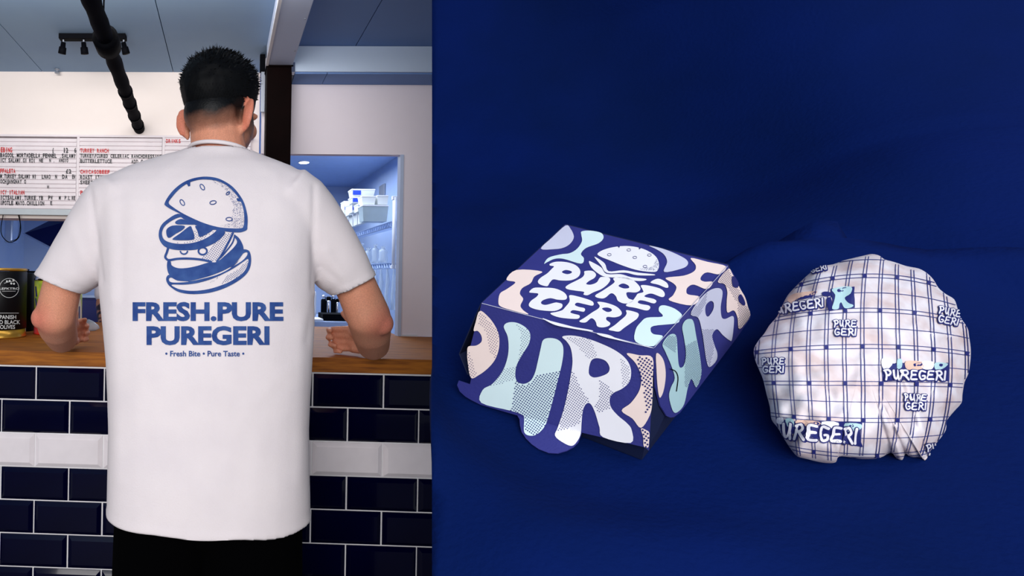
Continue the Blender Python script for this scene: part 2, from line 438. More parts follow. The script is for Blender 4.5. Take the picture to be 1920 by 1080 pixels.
q = MB(); q.tube([c-dn*.035, c-dn*.028, c+dn*.028, c+dn*.035], [.026, .034, .034, .026], 20); q.build('pipe_collar', M['black'], pr, True)
hw = near_on_line(186, 62)+Vector((0, 0, .024)); q = MB(); q.tube([hw, hw.lerp(Vector((hw.x+.002, hw.y, ZC)), .5), Vector((hw.x+.002, hw.y, ZC-.001))], .0022, 8); q.build('hanger_wire', M['black'], pr)
q = MB(); q.lathe(pe+Vector((0, -.0, 0)), [(.001, -.0), (.001, .001)], 6)
# track light
a = pt(112, 66, 1.83); b = pt(237, 66, 1.83); yT = (ZC-CAM.z)/.45
xa = pt(112, 66, yT).x; xb = pt(237, 66, yT).x
tl = thing('track_light', ((xa+xb)/2, yT, ZC), 'black ceiling light bar with small spot heads behind the pipe', 'light')
box('bar', (xa, yT-.014, ZC-.018), (xb, yT+.014, ZC-.0005), M['black'], tl, .002)
for px_, tilt, tx_ in ((119, .45, -.35), (157, .1, .12), (196, .1, .1), (232, -.3, .42)):
    x = pt(px_, 70, yT).x; top = Vector((x, yT, ZC-.018)); j = top+Vector((0, 0, -.012))
    q = MB(); q.tube([top, j], .003, 10); sp = q.build('spot_stem', M['grey'], tl)
    dr = Vector((tx_*.6, .25, -1)).normalized()
    q = MB(); q.tube([j-dr*.004, j+dr*.012, j+dr*.013, j+dr*.034, j+dr*.035], [.008, .009, .0125, .0135, .0125], 18)
    h = q.build('spot_head', M['black'], tl, True)
sk = thing('sprinkler_head', pt(107, 140, YL-.04), 'tiny brass sprinkler nozzle at the ceiling edge above the menu board', 'sprinkler')
c = Vector((pt(107, 138, YL-.03).x, YL-.03, ZC)); q = MB(); q.lathe(c, [(.009, 0), (.009, -.003), (.004, -.005), (.004, -.013), (.010, -.015), (.010, -.017)], 14); q.build('nozzle', M['grey'], sk, True)

# menu board
YM = YL-.03
mb = thing('menu_board', (pt(180, 330, YM).x, YM, zb), 'long white slotted letter board with red and black lettering on the left wall', 'menu')
def board_panel(x0, x1, y0, y1, rows):
    A = pt(x0, y0, YM); B = pt(x1, y0, YM); C_ = pt((x0+x1)/2, y1, YM)
    zt = A.z; zbm = C_.z; h = (zt-zbm)/rows; q = MB()
    q.box((A.x, YM+.004, zbm), (B.x, YL-.001, zt))
    for r in range(rows):
        z1 = zt-r*h; z0 = z1-h*.86
        q.add([(A.x, YM+.004, z1), (B.x, YM+.004, z1), (B.x, YM-.0005, z1-.0012), (A.x, YM-.0005, z1-.0012), (B.x, YM-.002, z0), (A.x, YM-.002, z0), (B.x, YM+.004, z0), (A.x, YM+.004, z0)],
              [(0,1,2,3), (3,2,4,5), (5,4,6,7)])
    return q.build('board_panel', M['board'], mb)
board_panel(-170, 144, 257, 391, 17); board_panel(149, 304, 258, 393, 17); board_panel(309, 470, 258, 396, 17)
zt = pt(150, 253, YM).z
def rail(x0, x1, z0, z1, nm): box(nm, (x0, YM-.0035, z0), (x1, YL-.001, z1), M['board'] if nm != 'bottom_rail' else M['frame'], mb, .001)
xA = pt(-175, 300, YM).x; xB = pt(475, 300, YM).x
zq = pt(150, 393, YM).z; zq2 = pt(150, 404, YM).z
rail(xA, xB, pt(150, 257, YM).z, zt, 'top_rail'); rail(xA, xB, zq2, zq, 'bottom_rail')
for x in (146.5, 306.5): rail(pt(x-2.5, 300, YM).x, pt(x+2.5, 300, YM).x, zq, pt(150, 257, YM).z, 'divider')
sfm = surf_plane(Vector((0, YM-.0035, 0)), Vector((0, 1, 0)), .0)
lines = [
 ('EBING', 1, 23, 276, 286, 'red'), ('£', 98, 101, 277, 287, 'ink'), ('12', 118, 128, 277, 287, 'ink'), ('6', 139, 143, 277, 287, 'ink'),
 ('BAGOOL.MORTADELLA.FENNEL .SALAMI', 0, 142, 286.5, 295.5, 'ink'),
 ('ICY SALAMI.GI ROI', 0, 66, 296, 305, 'ink'), ('NE', 73, 81, 297, 305, 'ink'), ('N .', 92, 103, 297, 305, 'ink'), ('ANGIO', 110, 128, 297, 305, 'ink'),
 ('FFALETA', 0, 29, 316, 325, 'red'), ('£2', 123, 134, 317, 326, 'ink'),
 ('M.TURKEY.SALAMI NI', 0, 68, 326, 335, 'ink'), ('LNAO', 78, 95, 327, 336, 'ink'), ('N', 103, 107, 327, 336, 'ink'), ('DA', 116, 127, 327, 336, 'ink'), ('EN', 135, 141, 327, 336, 'ink'),
 ('OCHJANGNAY O', 0, 49, 336, 344.5, 'ink'), ('H', 88, 92, 347, 354, 'ink'),
 ('ICY ITALIAN', 0, 46, 356, 365, 'red'),
 ('ICYSALAMI.TURKE.YB', 0, 81, 366, 375, 'ink'), ('PW', 90, 99, 366.5, 375.5, 'ink'), ('M', 110, 114, 367, 375.5, 'ink'), ('P.L.RE', 121, 141, 367, 375.5, 'ink'),
 ('IPOTLE MAYO.CHILLION', 0, 83, 376, 385, 'ink'), ('E', 94, 98, 377, 385, 'ink'),
 ('TURKEY RANCH', 150, 204, 278, 286.5, 'red'), ('TURKEY/CURED CELERIAC RANCHDRESSING', 150, 303, 288, 296, 'ink'), ('BUTTERLETTUCE', 150, 210, 298, 306, 'ink'), ('ADD C', 246, 268, 299, 307, 'ink'),
 ('CHICAGOBEEF', 150, 206, 318, 326, 'red'), ('ROAST ITALIAN', 150, 210, 328, 337, 'ink'), ('SWEET PEPPER', 150, 208, 338, 346, 'ink'),
 ('PASTRAMI', 150, 192, 357, 365, 'red'), ('PICKLES', 150, 185, 367, 375, 'ink'), ('DRINKS', 311, 339, 260.5, 268.5, 'red')]
for s, x0, x1, y0, y1, k in lines:
    D_ = Decal(); cw_ = (x1-x0)/len(s)
    for i_, ch_ in enumerate(s):
        if ch_ == ' ': continue
        xa_ = x0+i_*cw_; nar = {'I': .3, '.': .25, '1': .35, "'": .2}.get(ch_, .84)
        ya_ = .012*(xa_-x0)
        text_px(D_, ch_, xa_+cw_*(1-nar)/2, xa_+cw_*(1+nar)/2, y0+ya_, y1-1+ya_, .035, 0, 0)
    o = D_.build('menu_text', M[k], mb, sfm)
cb = thing('hanging_cable', pt(18, 405, YL-.02), 'black cable loop hanging under the menu board at the left', 'cable')
q = MB(); q.tube(smooth_line([pt(6, 403, YL-.02), pt(2, 425, YL-.02), pt(4, 442, YL-.02), pt(17, 454, YL-.02), pt(33, 448, YL-.02), pt(39, 430, YL-.02), pt(36, 403, YL-.02)], 6), .0018, 8); q.build('loop', M['black'], cb, True)
q = MB(); q.tube(smooth_line([pt(34, 403, YL-.01), pt(38, 422, YL-.01), pt(33, 446, YL-.01), pt(20, 452, YL-.01)], 6), .0014, 8); q.build('loop', M['black'], cb, True)

# ------------------------------------------------------------------ kitchen beyond the hatch
KX = pt(745, 400, 3.63).x; KY = 4.9
struct(box('wall_kitchen_right', (KX, YB+.11, 0), (KX+.08, KY, ZC), M['kwall']))
struct(box('wall_kitchen_back', (XL-.6, KY, 0), (KX+.08, KY+.08, ZC), M['kwall']))
struct(box('wall_kitchen_left', (XL-.6, YL+.11, 0), (XL-.52, KY, ZC), M['kwall']))
struct(box('ceiling_kitchen', (XL-.6, YL+.06, ZC), (KX+.08, KY+.08, ZC+.05), M['kceil']))
dl = thing('downlight', (0, 0, 0), 'small round lit downlight in the kitchen ceiling', 'light')
c = on_z(570, 304, ZC); dl.location = c
q = MB(); q.lathe(c+Vector((0, 0, -.004)), [(.042, 0), (.042, .0035)], 24); q.build('trim_ring', M['white'], dl)
q = MB(); q.lathe(c+Vector((0, 0, -.006)), [(.034, 0), (.034, .0015)], 24); q.build('lens', M['lamp'], dl)
# wire shelves
sx0 = pt(735, 418, 3.17).x; YS0, YS1 = 3.16, 4.5
def wire_shelf(z, label):
    t = thing('wire_shelf', ((sx0+KX)/2, 3.8, z), label, 'shelf', None)
    q = MB()
    for zz in (z-.003, z-.032): q.tube([(sx0, YS0, zz), (sx0, YS1, zz)], .004, 8)
    q.build('front_rail', M['ksteel'], t)
    q = MB()
    for zz in (z-.003, z-.032): q.tube([(sx0, YS0, zz), (KX-.01, YS0, zz)], .004, 8)
    q.build('end_rail', M['ksteel'], t)
    q = MB(); n = 26
    for i in range(n):
        y = YS0+(YS1-YS0)*i/n; q.tube([(sx0, y, z-.004), (sx0, y+.025, z-.031), (sx0, y+.05, z-.004)], .0022, 6)
        q.tube([(sx0, y, z-.002), (KX-.01, y, z-.002)], .002, 6)
    q.build('wires', M['ksteel'], t)['kind'] = 'stuff'
    return t
zs1 = CAM.z+.333; zs2 = CAM.z+.09
wire_shelf(zs1, 'upper chrome wire shelf carrying white tubs in the kitchen')
wire_shelf(zs2, 'lower chrome wire shelf carrying bags of clear cups in the kitchen')
up = thing('shelf_upright', (sx0, YS0-.02, zs2-.05), 'bright white upright of the kitchen wire shelves with wall brackets', 'upright')
za = pt(735, 370, 3.14).z; zb2 = pt(735, 503, 3.14).z
q = MB(); q.tube([(sx0+.004, YS0-.02, zb2), (sx0+.004, YS0-.02, za)], .011, 14); q.build('pole', M['white'], up, True)
for z in (za-.004, zb2+.008): box('wall_bracket', (sx0-.012, YS0-.03, z-.011), (KX-.002, YS0-.012, z+.011), M['white'], up, .003)
tubs = [(680,728,384,413,3.2,0,'tubc','large clear tub of greens at the front of the upper kitchen shelf'),
 (679,704,367,383.5,3.22,0,'tub','round white bucket standing on the large clear tub, left one'),
 (708,728,366,383.5,3.22,0,'tub','white bucket standing on the large clear tub, beside the shelf upright'),
 (678.5,688,397,415,3.3,1,'tub','frosted tub with blue label next to the large clear tub'),
 (669.5,678,399,419,3.42,1,'tub','frosted tub with blue label, second in the bottom row from the clear tub'),
 (661,669,402,422,3.54,1,'tub','frosted tub with blue label, third in the bottom row from the clear tub'),
 (652.5,660.5,404,424,3.66,1,'tub','frosted tub with blue label, fourth in the bottom row from the clear tub'),
 (645,652,403,427,3.78,1,'tub','frosted tub with blue label, last in the bottom row from the clear tub'),
 (671,684,382,396.5,3.3,1,'tub','small frosted tub with blue label just left of the round bucket'),
 (660,670,381,398,3.42,1,'tub','frosted tub with blue label, third down in the tall stack'),
 (654,660,383,403,3.54,1,'tub','narrow frosted tub with blue label left of the tall stack'),
 (645,654,377,402.5,3.66,1,'tub','frosted tub with blue label at the far left, second tier'),
 (660,688,369,380.5,3.38,1,'tub','wide frosted tub with blue label, second down in the tall stack'),
 (660,703,354,368.5,3.38,1,'tub','longest frosted tub with blue label, topmost of the tall stack')]
for x0, x1, y0, y1, Y, lb, mt, label in tubs:
    A = pt(x0, y0, Y); B = pt(x1, y1, Y)
    if y1 > 410: B.z = zs1+.001
    t = thing('food_tub', ((A.x+B.x)/2, Y+.05, B.z), label, 'tub')
    dx = (B.x-A.x); q = MB(); e = dx*.05
    zl = A.z-.008
    q.add([(A.x+e, Y+.004, B.z), (B.x-e, Y+.004, B.z), (B.x-e, Y+.096, B.z), (A.x+e, Y+.096, B.z), (A.x, Y, zl), (B.x, Y, zl), (B.x, Y+.1, zl), (A.x, Y+.1, zl)],
          [(0,3,2,1), (4,5,6,7), (0,1,5,4), (1,2,6,5), (2,3,7,6), (3,0,4,7)])
    q.build('tub_body', M[mt], t)
    box('lid', (A.x-.002, Y-.002, zl+.0003), (B.x+.002, Y+.102, A.z), M['white'], t, .002)
    if lb:
        lw = min(.05, dx*.75); zc = (A.z+B.z)/2
        box('blue_label', (A.x+.006, Y-.0012, zc-.013), (A.x+.006+lw, Y+.002, zc+.013), M['lab'], t)
for i, (x0, x1, y0, Y) in enumerate([(713, 729, 463, 3.2), (700, 713, 460, 3.35), (686, 700, 466, 3.5), (674, 687, 458, 3.65), (664, 674, 456, 3.8)]):
    A = pt(x0, y0, Y); B = pt(x1, 487, Y); r = (B.x-A.x)/2; c = Vector(((A.x+B.x)/2, Y+.03, zs2+.001))
    h = A.z-c.z; q = MB()
    vs = []; n = 16; fs = []
    prof = [(.9, 0), (1, .15), (.95, .4), (1, .7), (.8, .82), (.3, .9), (.6, 1.05)]
    for j, (rr, zz) in enumerate(prof):
        for k in range(n):
            th_ = 2*math.pi*k/n; s_ = 1+.12*math.sin(5*th_+j+i); vs.append(c+Vector((r*rr*s_*math.cos(th_), r*rr*s_*math.sin(th_), h*zz+.006*math.sin(7*th_)*(j > 4))))
    for j in range(len(prof)-1):
        for k in range(n): fs.append((j*n+k, j*n+(k+1) % n, (j+1)*n+(k+1) % n, (j+1)*n+k))
    fs.append(tuple(range(n))[::-1]); q.add(vs, fs)
    o = q.build('bag_of_cups', M['bag'], None, True)
    tagp(o, ['clear bag of cups beside the shelf upright on the lower wire shelf', 'clear bag of cups on the lower wire shelf, second from the upright', 'clear bag of cups on the lower wire shelf, third from the upright', 'clear bag of cups on the lower wire shelf, fourth from the upright', 'clear bag of cups on the lower wire shelf, farthest from the upright'][i], 'bag', 'bags of cups on the lower wire shelf')
o = box('wall_socket', (KX-.012, pt(732, 350, 3.9).y, pt(732, 366, 3.9).z), (KX-.001, 4.03, pt(732, 344, 3.9).z), M['grey'], None, .003); tagp(o, 'small grey socket plate on the kitchen wall above the white buckets', 'socket')
SLV = ['nearest the lower shelf end', 'second from the shelf end', 'third from the shelf end', 'farthest along the lower shelf']
for k, xx in enumerate((738, 726, 714, 704)):
    A = pt(xx, 520, 3.3+k*.13); A.z = zs2-.036; q = MB()
    q.tube([A, A+Vector((.004, 0, -.08)), A+Vector((-.004, 0, -.17)), A+Vector((.0, 0, -.25))], [.006, .014, .012, .014], 10)
    A2 = q.build('plastic_sleeve', M['bag'], None, True); tagp(A2, 'translucent plastic sleeve hanging below the lower wire shelf, '+SLV[k], 'sleeve', 'plastic sleeves below the lower wire shelf')
# steel bench and things on it
zk = pt(620, 603, 3.0).z
kb = thing('steel_bench', (pt(620, 600, 3.2).x, 3.2, 0), 'stainless steel kitchen bench seen through the hatch', 'bench')
bxa = pt(430, 600, 3.0).x; bxb = pt(672, 600, 3.0).x
box('bench_top', (bxa, 3.0, zk-.04), (bxb, 3.6, zk), M['ksteel'], kb, .004)
for x in (bxa+.05, bxb-.05, (pt(600, 600, 3.05).x)):
    for y in (3.05, 3.55):
        q = MB(); q.tube([(x, y, 0), (x, y, zk-.04)], .018, 12); q.build('leg', M['ksteel'], kb)
zz = zk+.0005
bl = thing('mixer', (pt(578, 590, 3.25).x, 3.25, zk), 'rounded white kitchen mixer standing on the steel bench', 'mixer')
A = pt(560, 545, 3.2); B = pt(600, 590, 3.2)
box('mixer_body', (A.x, 3.2, zz), (B.x-.02, 3.34, A.z), M['white'], bl, .02)
q = MB(); q.tube([Vector((A.x+.06, 3.19, zk+.09)), Vector((A.x+.06, 3.2, zk+.09))], .008, 14); q.build('dial', M['black'], bl)
for i, (xa_, xb_, yt, mt) in enumerate([(602, 611, 553, 'black'), (611, 621, 556, 'chrome'), (621, 629, 553, 'black'), (629, 636, 560, 'chrome')]):
    A = pt(xa_, yt, 3.3); B = pt(xb_, 600, 3.3); r = (B.x-A.x)/2; h = A.z-zk
    t = thing('canister', ((A.x+B.x)/2, 3.3, zk), ['black canister beside the white mixer', 'chrome canister, second from the white mixer', 'black canister, third from the white mixer', 'short chrome canister, farthest from the white mixer'][i], 'canister', 'canisters on the steel bench')
    q = MB(); q.lathe(((A.x+B.x)/2, 3.3, zz), [(r*.9, 0), (r, .004), (r, h*.75), (r*.8, h*.82)], 20); q.build('jar_body', M[mt], t, True)
    q = MB(); q.lathe(((A.x+B.x)/2, 3.3, zz), [(r*.85, h*.82+.0005), (r*.85, h*.96), (r*.4, h)], 20); q.build('lid', M['chrome' if mt == 'black' else 'black'], t, True)
A = pt(605, 592, 3.05); B = pt(651, 600, 3.05); o = box('black_tray', (A.x, 3.05, zz), (B.x, 3.2, A.z+.01), M['black'], None, .004); tagp(o, 'low black tray at the front of the steel bench', 'tray')
A = pt(583, 597, 3.02); B = pt(606, 600, 3.02); o = box('folded_cloth', (A.x, 3.01, zz), (B.x, 3.15, zz+.012), M['white'], None, .004); tagp(o, 'folded white cloth at the edge of the steel bench', 'cloth')
o = MB(); o.lathe(Vector((pt(648, 612, 2.13).x, 2.13, ZT+.0005)), [(.03, 0), (.036, .006), (.034, .014), (.02, .022)], 20); o = o.build('black_bowl', M['black'], None, True); tagp(o, 'small upturned black bowl on the ledge behind the right forearm', 'bowl')
# kitchen left: hood, cabinet
hd = thing('extractor_hood', pt(70, 430, 3.2), 'dark sloping extractor hood in the kitchen left of the menu board end', 'hood')
a1 = pt(-60, 462, 3.0); a2 = pt(44, 437, 3.0); a3 = pt(118, 406, 3.0); a4 = pt(96, 466, 3.05); up_ = Vector((0, .5, .35))
A_ = [pt(44, 438, 3.05), pt(96, 465, 2.95), pt(150, 408, 3.0), pt(116, 402, 3.15)]
B_ = [p+Vector((.05, .75, .1)) for p in A_]
q = MB(); q.add(A_+B_, [(0,1,2,3), (7,6,5,4), (0,4,5,1), (1,5,6,2), (2,6,7,3), (3,7,4,0)]); q.build('hood_body', M['hood'], hd)
q = MB(); q.tube([pt(44, 438, 3.04), pt(96, 465, 2.94), pt(150, 408, 2.99)], .006, 8); q.build('lip', M['ksteel'], hd)
hc_ = sum(B_, Vector())/4; box('flue', (hc_.x-.1, hc_.y-.2, hc_.z-.1), (hc_.x+.1, hc_.y, ZC-.001), M['hood'], hd, .005)
t = thing('wall_pipe', pt(18, 440, 3.4), 'pale steel kitchen duct hanging behind the hanging cable', 'duct')
box('duct', (pt(8, 400, 3.4).x, 3.4, pt(10, 455, 3.4).z), (pt(24, 400, 3.4).x, 3.5, ZC-.002), M['ksteel'], t, .01)
cbn = thing('kitchen_cabinet', (pt(180, 600, 3.0).x, 3.2, 0), 'navy kitchen cabinet seen between elbow and shirt at the left', 'cabinet')
A = pt(120, 552, 3.1); B = pt(330, 552, 3.1)
box('cabinet_body', (A.x, 3.11, 0), (B.x, 3.5, A.z-.02), M['kdark'], cbn, .004)
box('cabinet_top', (A.x-.01, 3.1, A.z-.019), (B.x+.01, 3.5, A.z), M['ksteel'], cbn, .003)
box('door', (A.x+.01, 3.1, .1), ((A.x+B.x)/2-.004, 3.109, A.z-.03), M['kdark'], cbn, .003)
box('door', ((A.x+B.x)/2+.004, 3.1, .1), (B.x-.01, 3.109, A.z-.03), M['kdark'], cbn, .003)

# ------------------------------------------------------------------ tins on the worktop
def surf_of(o, off): return surf_bvh(bvh_of(o), off)
cx_ = pt(2, 640, 1.75).x; yc = 1.75; r = .079; zt_ = pt(20, 503, 1.7).z; h = zt_-ZT
cn = thing('olive_can', (cx_, yc, ZT), 'large black can of olives with a gold base band on the worktop', 'can')
q = MB(); q.lathe((cx_, yc, ZT+.0005), [(r*.97, .028), (r, .030), (r, h-.012), (r*.985, h-.010)], 56); body = q.build('can_body', M['canb'], cn, True)
q = MB(); q.lathe((cx_, yc, ZT+.0005), [(r*.99, 0), (r*1.01, .003), (r*1.01, .005), (r*.985, .008), (r*.985, .0275)], 56); q.build('base_band', M['gold'], cn, True)
q = MB(); q.lathe((cx_, yc, ZT+.0005), [(r*.985, h-.0095), (r*1.015, h-.006), (r*1.015, h-.002), (r*.97, h), (r*.95, h-.006), (.001, h-.006)], 56); q.build('rim', M['gold'], cn, True)
sf = surf_of(body, .0012)
D_ = Decal()
text_px(D_, 'SPANISH', -5, 30, 590.5, 598, .012, 0, 6); text_px(D_, 'PITTED BLACK', -24, 37.5, 600, 607.5, .012, 0, 6); text_px(D_, 'OLIVES', 0, 28, 609, 616.5, .012, 0, 6)
text_px(D_, 'LEFKTRO', -1, 36, 539, 543, .02, 0, 6)
ring = [(17+18*math.cos(t*math.pi/24), 540+18*math.sin(t*math.pi/24)) for t in range(49)]
D_.strip(ring, .8, False)
D_.strip([(x, 587) for x in range(-30, 40, 5)], .7, False); D_.strip([(x, 620.5) for x in range(-30, 40, 5)], .7, False)
D_.strip([(x, 546) for x in range(4, 30, 5)], .6, False)
D_.strip(smooth_line([(8, 531), (15, 529), (27, 527)]), .8); 
for (a, b) in ((13, 527.5), (18, 526.5), (21, 531.5), (25, 525), (26, 532)): D_.disc((a, b), 2.0, 8)
D_.build('printed_label', M['sticker'], body, sf)
c2x = pt(42, 640, 1.95).x; h2 = pt(50, 508, 1.92).z-ZT
cn2 = thing('dark_can', (c2x, 1.96, ZT), 'second black can with navy label just behind the olive can', 'can')
q = MB(); q.lathe((c2x, 1.945, ZT+.0005), [(.045, 0), (.047, .003), (.047, h2-.01), (.046, h2-.008)], 40); q.build('can_body', M['canb'], cn2, True)
q = MB(); q.lathe((c2x, 1.945, ZT+.0005), [(.046, h2-.0075), (.048, h2-.004), (.047, h2), (.04, h2)], 40); q.build('rim', M['black'], cn2, True)
q = MB(); q.lathe((c2x+.028, 1.92, ZT+h2+.0008), [(.004, 0), (.005, .004), (.002, .006)], 12); q.build('cap_knob', M['black'], cn2, True)
t3x = pt(109, 600, 1.88).x; r3 = (pt(152, 600, 1.88).x-pt(66, 600, 1.88).x)/2; h3 = pt(100, 522, 1.84).z-ZT
cn3 = thing('tomato_tin', (t3x, 1.88, ZT), 'big yellow and cream tomato tin half hidden by the left elbow', 'tin')
q = MB(); q.lathe((t3x, 1.88, ZT+.0005), [(r3, .035), (r3, h3-.01)], 48); tb = q.build('yellow_label', M['yel'], cn3, True)
q = MB(); q.lathe((t3x, 1.88, ZT+.0005), [(r3*.99, 0), (r3*1.015, .003), (r3*.995, .006), (r3*.995, .0345)], 48); q.build('red_base_band', M['tred'], cn3, True)
q = MB(); q.lathe((t3x, 1.88, ZT+.0005), [(r3*.99, h3-.0095), (r3*1.02, h3-.006), (r3*1.01, h3), (r3*.95, h3)], 48); q.build('rim', M['chrome'], cn3, True)
D_ = Decal(); D_.region([smooth_loop([(126, 575), (136, 565), (151, 562), (151, 634), (132, 636), (126, 620)])], 5); D_.build('cream_panel', M['cream'], tb, surf_of(tb, .001))
D_ = Decal(); D_.region([smooth_loop([(134, 604), (139, 601), (143, 605), (140, 610), (135, 609)])], 3); D_.region([smooth_loop([(146, 618), (151, 615), (151, 634), (146, 634)])], 4); D_.strip(smooth_line([(142, 566), (143, 585), (142, 598)]), 1.4); D_.build('tomato_print', M['tred'], tb, surf_of(tb, .0022))
D_ = Decal(); D_.strip([(67.5, 538), (69, 555)], 2.6); D_.strip([(67.5, 560), (69, 575)], 2.2); D_.strip([(148.5, 575), (148.5, 596)], 2); D_.build('blue_print', M['kdark'], tb, surf_of(tb, .0022))
q = MB(); c = Vector((pt(163, 612, 2.0).x, 1.99, ZT+.0008)); vs = []; fs = []; n = 18
for j, (rr, zz_) in enumerate([(.032, 0), (.04, .008), (.038, .02), (.026, .033), (.008, .04)]):
    for k in range(n): th_ = 2*math.pi*k/n; s_ = 1+.13*math.sin(4*th_+j*1.3)+.06*math.sin(9*th_); vs.append(c+Vector((rr*1.15*s_*math.cos(th_), rr*.6*s_*math.sin(th_), zz_+.002*math.sin(6*th_))))
for j in range(4):
    for k in range(n): fs.append((j*n+k, j*n+(k+1) % n, (j+1)*n+(k+1) % n, (j+1)*n+k))
fs += [tuple(range(n))[::-1], tuple(4*n+k for k in range(n))]; q.add(vs, fs); o = q.build('plastic_bag', M['bag'], None, True); tagp(o, 'crumpled clear plastic bag lying on the worktop beside the tomato tin', 'bag')

# ================================================================== PEOPLE
def loft(q, secs, n=40, e=2.3):
    """secs: (center, axis_a vector, axis_b vector); closed tube of superellipses"""
    vs = []; fs = []
    for c, a, b in secs:
        for k in range(n):
            t = 2*math.pi*k/n; ct, st = math.cos(t), math.sin(t)
            vs.append(c + a*(abs(ct)**(2/e)*(1 if ct >= 0 else -1)) + b*(abs(st)**(2/e)*(1 if st >= 0 else -1)))
    m = len(secs)
    for i in range(m-1):
        for k in range(n): fs.append((i*n+k, i*n+(k+1) % n, (i+1)*n+(k+1) % n, (i+1)*n+k))
    fs.append(tuple(range(n))[::-1]); fs.append(tuple((m-1)*n+k for k in range(n)))
    q.add(vs, fs)
def color_mesh(name, vs, fs, mt, parent, colfn):
    o = mesh(name, vs, fs, mt, parent, True)
    at = o.data.color_attributes.new('tint', 'FLOAT_COLOR', 'POINT')
    buf = np.ones((len(vs), 4), np.float32)
    for i, v in enumerate(vs): buf[i, :3] = colfn(v)
    at.data.foreach_set('color', buf.ravel()); return o
M['skin'] = mat('skin', (222, 150, 118), .5, bump=.35, bscale=260)
nt = M['skin'].node_tree; b = nt.nodes['Principled BSDF']
b.inputs['Specular IOR Level'].default_value = .22; b.inputs['Subsurface Weight'].default_value = .05; b.inputs['Subsurface Radius'].default_value = (.01, .004, .002); b.inputs['Subsurface Scale'].default_value = .5
ca = nt.nodes.new('ShaderNodeVertexColor'); ca.layer_name = 'tint'
n1 = nt.nodes.new('ShaderNodeTexNoise'); n1.inputs['Scale'].default_value = 420
tc = nt.nodes.new('ShaderNodeTexCoord'); nt.links.new(tc.outputs['Object'], n1.inputs['Vector'])
mr = nt.nodes.new('ShaderNodeMapRange'); mr.inputs[1].default_value = .3; mr.inputs[2].default_value = .7; mr.inputs[3].default_value = .86; mr.inputs[4].default_value = 1.08
nt.links.new(n1.outputs['Fac'], mr.inputs[0])
vm = nt.nodes.new('ShaderNodeVectorMath'); vm.operation = 'SCALE'; nt.links.new(ca.outputs['Color'], vm.inputs[0]); nt.links.new(mr.outputs[0], vm.inputs['Scale'])
nt.links.new(vm.outputs[0], b.inputs['Base Color'])

def hand(q, W, L, T, Nn, s=1.0, curl=.75):
    """W wrist, L along the palm, T thumb side, Nn palm normal (fingers curl towards it)"""
    L = L.normalized(); T = (T-L*T.dot(L)).normalized(); Nn = (Nn-L*Nn.dot(L)-T*Nn.dot(T)).normalized()
    pl = .088*s
    for i, off in enumerate((-.030, -.010, .010, .029)):
        q.cap(W+L*.008+T*off*.55*s, .0165*s, W+L*pl*(1-.06*abs(i-2))+T*off*s, .0125*s)
    q.cap(W+L*.012+T*.018*s, .018*s, W+L*.05+T*.026*s+Nn*.012, .016*s)        # thumb mound
    q.cap(W+L*.02-T*.022*s+Nn*.006, .016*s, W+L*.06-T*.026*s+Nn*.006, .013*s)  # heel
    tips = []
    for off, ln, cr in ((.029, .92, curl*.9), (.010, 1.0, curl), (-.010, .95, curl*1.06), (-.028, .78, curl*1.12)):
        p = W+L*pl*(1-.04*abs(off)/.03)+T*off*s; ang = cr*.35; rr = .0098*s
        for seg, (sl, da) in enumerate(((.042, .55), (.026, .95), (.022, .6))):
            dr = L*math.cos(ang)+Nn*math.sin(ang)+T*off*2.0
            p2 = p+dr.normalized()*sl*ln*s; q.cap(p, rr, p2, rr*.9); p = p2; rr *= .9; ang += da*cr*1.5
        tips.append(p)
    p = W+L*.03+T*.030*s+Nn*.012; a1 = (L*.45+T*.85+Nn*.25).normalized(); p2 = p+a1*.036*s; q.cap(p, .0145*s, p2, .0115*s)
    a2 = (L*.75+T*.60-Nn*.05).normalized(); p3 = p2+a2*.030*s; q.cap(p2, .0115*s, p3, .010*s)
    q.ell(p3+a2*.003, (.0098*s,)*3)

def head(q, H, R, s=1.0):
    def P(x, y, z): return H + R @ Vector((x*s, y*s, z*s))
    q.ell(P(0, -.004, .006), (.077*s, .096*s, .086*s), R)
    q.ell(P(0, .028, -.05), (.066*s, .068*s, .075*s), R)
    q.ell(P(0, .050, -.092), (.044*s, .044*s, .038*s), R)           # chin
    q.ell(P(0, -.045, -.045), (.060*s, .050*s, .055*s), R)          # nape
    for sx in (-1, 1):
        q.ell(P(.034*sx, .070, -.052), (.026*s, .022*s, .022*s), R)  # cheek
        q.ell(P(.030*sx, .084, -.012), (.026*s, .012*s, .010*s), R)  # brow
        E = R @ Matrix.Rotation(.75*sx, 3, 'Z') @ Matrix.Rotation(.12*sx, 3, 'Y')
        c = P(.073*sx, -.021, -.050)
        q.ell(c, (.007*s, .017*s, .026*s), E)
        for k in range(15):                                           # helix rim
            t = -2.0+k*4.3/14; cc = c + E @ Vector((.006*sx*s, (-.018*math.cos(t*.8))*s, (.030*math.sin(t*.8)+.002)*s)); q.ell(cc, (.0052*s,)*3)
        q.ell(c+E @ Vector((0, .004*s, -.030*s)), (.0065*s, .009*s, .011*s))
    q.cap(P(0, .090, -.018), .009*s, P(0, .110, -.052), .012*s)      # nose
    for sx in (-1, 1): q.ell(P(.011*sx, .103, -.056), (.008*s, .010*s, .007*s), R)
    q.ell(P(0, .093, -.080), (.022*s, .010*s, .005*s), R); q.ell(P(0, .091, -.089), (.019*s, .010*s, .006*s), R)
    return P

